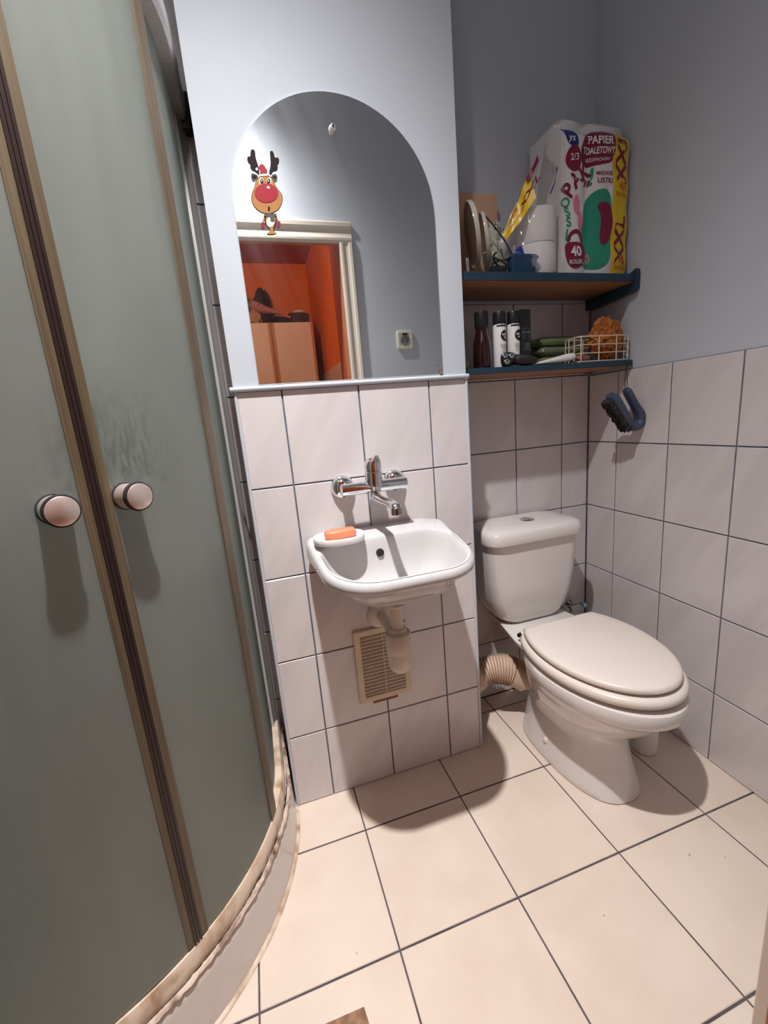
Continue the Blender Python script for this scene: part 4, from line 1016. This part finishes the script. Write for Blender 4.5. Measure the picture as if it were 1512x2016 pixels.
# green bags of sponges, stacked
gb = [('green plastic packet at the bottom of the small packet pile', (.420, .168, Z + .0175), (.078, .052, .0175), 1.0),
      ('green plastic packet in the middle of the small packet pile', (.430, .170, Z + .0515), (.080, .050, .0165), 4.0),
      ('green plastic packet on top of the small packet pile', (.416, .168, Z + .0845), (.074, .050, .0155), 7.0)]
for lab_, c, r, s in gb:
    t = thing('green_packet', (c[0], c[1], c[2] - r[2]), lab_, 'packet', 'green packets on the lower shelf')
    mb = MB(); rg = []
    for z, q in ((-1, .72), (-.7, .92), (-.2, 1.0), (.3, .99), (.75, .9), (1, .66)):
        rg.append([(x + .003 * mnoise.noise(Vector((x * 60, y * 60, s))), y, c[2] + r[2] * z + (.004 * mnoise.noise(Vector((x * 40, y * 40, s + 3))) if abs(z) < .9 else 0)) for x, y in rrect(c[0] - r[0] * q, c[0] + r[0] * q, c[1] - r[1] * q, c[1] + r[1] * q, .014, 5)])
    obj('film', mb.loft(rg), M['bag_green'], t, smooth=40)
    obj('seal_fin', MB().grid(lambda a, b: (c[0] - r[0] * 1.22 + .22 * r[0] * a, c[1] - r[1] * .8 + 1.6 * r[1] * b, c[2] + .003 * sin(b * 30)), 2, 14), M['bag_green'], t, smooth=60, fix=False)
ct = thing('cream_tube', (.33, .046, Z), 'white cream tube lying flat with its cap to the right', 'tube')
d0, d1_ = Vector((.250, .046, Z + .002)), Vector((.376, .043, Z + .016)); n_ = 9; rg = []
for k in range(n_):
    t = k / (n_ - 1); c = d0.lerp(d1_, t); a = .017 * (1 - .15 * t); b = .0012 + .0118 * t ** .8
    rg.append([(c.x + .05 * y_, c.y + x_, max(Z, c.z + y_)) for x_, y_ in ell(0, 0, a, b, 20)])
obj('tube_body', MB().loft(rg), M['white_pl'], ct)
obj('cap', MB().tube([(.374, .043, Z + .0162), (.378, .043, Z + .0168), (.408, .0425, Z + .0205), (.412, .0425, Z + .021)], [.011, .0125, .0118, .009], 18), M['dish'], ct)
mb = MB(); put_text(mb, 'krem', .013, lambda u, v: (.345 + u, .046 + v - .002 + .0, Z + .0275 + .11 * u), 0, 0, .05, .02); obj('print', mb, M['dgrey'], ct, fix=False)

bk = thing('wire_basket', (.53, .12, Z), 'cream wire basket on the lower shelf by the right wall', 'basket')
bx0, bx1, by0, by1, bz0, bz1 = .428, .632, .036, .108, Z + .0025, Z + .080
for k, z in enumerate((bz0, bz0 + .026, bz0 + .052, bz1)):
    o = rrect(bx0, bx1, by0, by1, .016, 4); P_ = [(x, y, z) for x, y in o]; P_ += [P_[0]]
    obj('wire_ring', MB().tube(P_, .0022 if k in (0, 3) else .0016, 8), M['wire'], bk)
ups = [(x, by0) for x in (.434, .505, .576, .624)] + [(x, by1) for x in (.434, .505, .576)] + [(bx0, y) for y in (.060, .085)] + [(bx1, y) for y in (.060, .085)]
for x, y in ups:
    obj('upright_wire', MB().tube([(x, y, bz0), (x, y, bz1)], .0018, 8), M['wire'], bk)
for y in (.055, .072, .09):
    obj('floor_wire', MB().tube([(bx0, y, bz0), (bx1, y, bz0)], .0016, 8), M['wire'], bk)
# natural sponge heaped in it
sg_ = MB(); bm = bmesh.new(); bmesh.ops.create_icosphere(bm, subdivisions=5, radius=1.0)
for v in bm.verts:
    p = v.co.copy(); d = 1 + .22 * mnoise.noise(p * 1.6 + Vector((4, 0, 0))) + .10 * mnoise.noise(p * 5) 
    c_ = abs(mnoise.noise(p * 9 + Vector((0, 7, 0)))); d -= .20 * max(0, .22 - c_) / .22
    q = abs(mnoise.noise(p * 17)); d -= .10 * max(0, .2 - q) / .2
    v.co = Vector((.567 + p.x * .062 * d, .074 + p.y * .038 * d, Z + .076 + p.z * .068 * d))
    v.co.z = max(v.co.z, Z + .006); v.co.x = min(v.co.x, .627); v.co.y = min(max(v.co.y, by0 + .004), by1 - .004)
sg_.bm(bm)
tag(obj('sea_sponge', sg_, M['sponge'], smooth=60), 'lumpy orange sea sponge heaped in the wire basket', 'sponge')
ps = MB().loft([[(x, y, Z + z) for x, y in ell(.466, .070, .028 * s, .019 * s, 28, .1, 3.2)] for s, z in ((.85, .0055), (1, .010), (1, .020), (.86, .0255))])
tag(obj('soap_piece', ps, M['pinksoap'], smooth=60), 'brick red soap piece in the left end of the wire basket', 'soap')

# ------------------------------------------------------------------ scrubbing brush on a cord
br = thing('scrub_brush', (.575, -.0, 1.06), 'slate blue scrubbing brush hanging from the lower shelf by a cord', 'brush')
BY = -.012
def bp_(u, v):   # brush plane: u along x, v along z about the brush centre
    return (.570 + u, BY, 1.115 + v)
# U-shaped moulding: back bar, bend and handle
spine = [(-.062, .052), (-.050, .040), (-.030, .014), (-.010, -.014), (.010, -.040), (.030, -.056), (.052, -.056), (.064, -.040), (.062, -.018), (.046, .006), (.026, .034), (.008, .060), (.002, .068)]
rad_ = [.012, .0165, .0170, .0170, .0165, .0150, .0145, .0150, .0145, .0120, .0115, .0110, .0075]
def spl(P, n=6):
    o = []
    for i in range(len(P) - 1):
        p0, p1, p2, p3 = P[max(i - 1, 0)], P[i], P[i + 1], P[min(i + 2, len(P) - 1)]
        for k in range(n):
            t = k / n; o.append(tuple(.5 * ((2 * b) + (-a + c) * t + (2 * a - 5 * b + 4 * c - d) * t * t + (-a + 3 * b - 3 * c + d) * t ** 3) for a, b, c, d in zip(p0, p1, p2, p3)))
    return o + [tuple(P[-1])]
sp3 = spl([bp_(*p) for p in spine]); rr3 = [x[0] for x in spl([(r,) for r in rad_])]
mb = MB().tube(sp3, rr3, 16)
mb.v = [(x, BY + (y - BY) * 1.5, z) for x, y, z in mb.v]
obj('handle', mb, M['brush'], br, smooth=50)
obj('grip_pad', MB().tube([bp_(.056, -.008), bp_(.046, .008), bp_(.026, .036), bp_(.008, .061)], [.013, .0135, .0128, .0115], 14), M['navy'], br)
bmb = MB(); rng = random.Random(4)
for i in range(40):
    for j in range(6):
        t = i / 39; base = Vector(bp_(-.066 + .086 * t, .040 - .098 * t)) + Vector((0, -.016 + .0064 * j, 0))
        d = Vector((-.72, rng.uniform(-.12, .12), -.62)).normalized(); d += Vector((rng.uniform(-.1, .1), 0, rng.uniform(-.1, .1)))
        bmb.tube([tuple(base + d * .004), tuple(base + d * (.021 + rng.uniform(0, .003)))], [.0030, .0024], 5)
tag(obj('bristles', bmb, M['bristle'], br, smooth=0), kind='stuff')
obj('hang_cord', MB().tube([bp_(-.001, .066), bp_(-.003, .10), bp_(.0, L0 - 1.115 + .001)], .0012, 6).tube([bp_(.008, .062), bp_(.006, .10), bp_(.0015, L0 - 1.115 + .001)], .0012, 6), M['blackr'], br)

# ------------------------------------------------------------------ socket on the door wall
so_ = thing('wall_socket', (.159, FRONT, 1.4815), 'cream square wall socket beside the doorway, seen in the mirror', 'socket')
def sring(s, y, r=.008): return [(x, FRONT + y, z) for x, z in rrect(.159 - .0405 * s, .159 + .0405 * s, 1.5225 - .0425 * s, 1.5225 + .0425 * s, r, 4)]
obj('frame', MB().loft([sring(1, .0005), sring(1, .006), sring(.94, .010), sring(.72, .0105), sring(.68, .008)]), M['cream_pl'], so_, smooth=40)
obj('insert', MB().lathe([(.0235, .008), (.0235, .0115), (.0205, .0118), (.0195, .0095)], (.159, FRONT, 1.520), (0, 1, 0), 28), M['dgrey'], so_)
for dx in (-.0095, .0095): obj('contact_hole', MB().lathe([(.0028, .0095), (.0028, .0100)], (.159 + dx, FRONT, 1.516), (0, 1, 0), 10), M['hole'], so_)
obj('earth_pin', MB().lathe([(.0022, .0095), (.0022, .016)], (.159, FRONT, 1.528), (0, 1, 0), 8), M['chrome'], so_)
obj('flap_hinge', MB().box(.146, .172, FRONT + .0102, FRONT + .0145, 1.543, 1.552, .001), M['black'], so_)

# ------------------------------------------------------------------ wardrobe in the hall and the things on it
wy = -2.48; wt = 1.962
wd = thing('wardrobe', (-.36, -2.74, 0), 'beige two door wardrobe with orange wood edges in the hall', 'wardrobe')
obj('carcass', MB().box(-.70, -.028, HY + .005, wy, .001, wt), M['ward_e'], wd, smooth=0)
for x0, x1 in ((-.698, -.362), (-.352, -.030)):
    dd = obj('door', MB().box(x0 + .020, x1 - .020, wy + .001, wy + .019, .06, wt - .004, .001), M['ward'], wd, smooth=20)
    obj('edge_strip', MB().box(x1 - .020, x1, wy + .001, wy + .020, .06, wt - .004, .001), M['ward_e'], dd, smooth=0)
    obj('edge_strip', MB().box(x0, x0 + .020, wy + .001, wy + .020, .06, wt - .004, .001), M['ward_e'], dd, smooth=0)
    hx = x1 - .012 if x0 < -.5 else x0 + .012
    obj('handle', MB().tube([(hx, wy + .02, 1.33), (hx, wy + .045, 1.35), (hx, wy + .045, 1.44), (hx, wy + .02, 1.46)], .007, 8), M['ward_e'], dd)
T = wt + .001
tag(obj('paper_bag', crumple((-.47, -2.55, T + .045), (.058, .05, .055), 2.0, .3, 7, 18, 12, T), M['kraft'], smooth=15), 'crumpled brown paper bag at the left on top of the wardrobe', 'bag')
tag(obj('black_pan', MB().lathe([(.09, 0), (.125, .03), (.135, .065), (.128, .068), (.11, .03)], (-.31, -2.69, T), n=28), mat('black_enamel', (.01, .008, .008), .12), smooth=50), 'glossy black pan on top of the wardrobe', 'pan')
tag(obj('dark_box', MB().box(-.172, -.035, -2.78, -2.56, T, T + .085, .004), mat('dark_brown_card', (.035, .012, .008), .6), smooth=20), 'dark low box at the right on top of the wardrobe', 'box')
cap_ = thing('cap', (-.10, -2.66, T + .086), 'white and brown cap lying on the dark box', 'cap')
obj('crown', MB().lathe([(.058, 0), (.060, .012), (.055, .028), (.040, .042), (.012, .047)], (-.10, -2.66, T + .0865), n=24), mat('cap_cloth', (.70, .52, .42), .9), cap_)
obj('band', MB().lathe([(.0605, .004), (.062, .006), (.061, .016), (.0585, .018)], (-.10, -2.66, T + .0865), n=24, c0=False, c1=False), mat('cap_band', (.22, .09, .05), .9), cap_)
obj('peak', MB().loft([[(-.10 + x, -2.66 + y, T + .0885 + z) for x, y in ell(-.05, .05, .050, .05, 18)] for z in (0, .004)]), cap_.children[0].data.materials[0], cap_)
cn = thing('pink_cone', (-.38, -2.61, T + .09), 'pink checked party cone lying across the black pan', 'cone')
obj('cone', MB().tube([(-.485, -2.62, T + .160), (-.36, -2.61, T + .122), (-.235, -2.60, T + .092)], [.050, .028, .006], 20), mat('pink_check', (.50, .20, .19), .8, c2=(.35, .10, .10), vscale=60), cn)
obj('green_rim', MB().tube([(-.510, -2.62, T + .166), (-.483, -2.62, T + .160)], [.048, .0515], 20), mat('green_foil', (.10, .14, .03), .5), cn)
tag(obj('black_bag', crumple((-.375, -2.88, T + .165), (.085, .05, .19), 6.0, .22, 5, 20, 14, T), mat('black_cloth', (.018, .007, .005), .9), smooth=30), 'upright black cloth bag at the back on top of the wardrobe', 'bag')
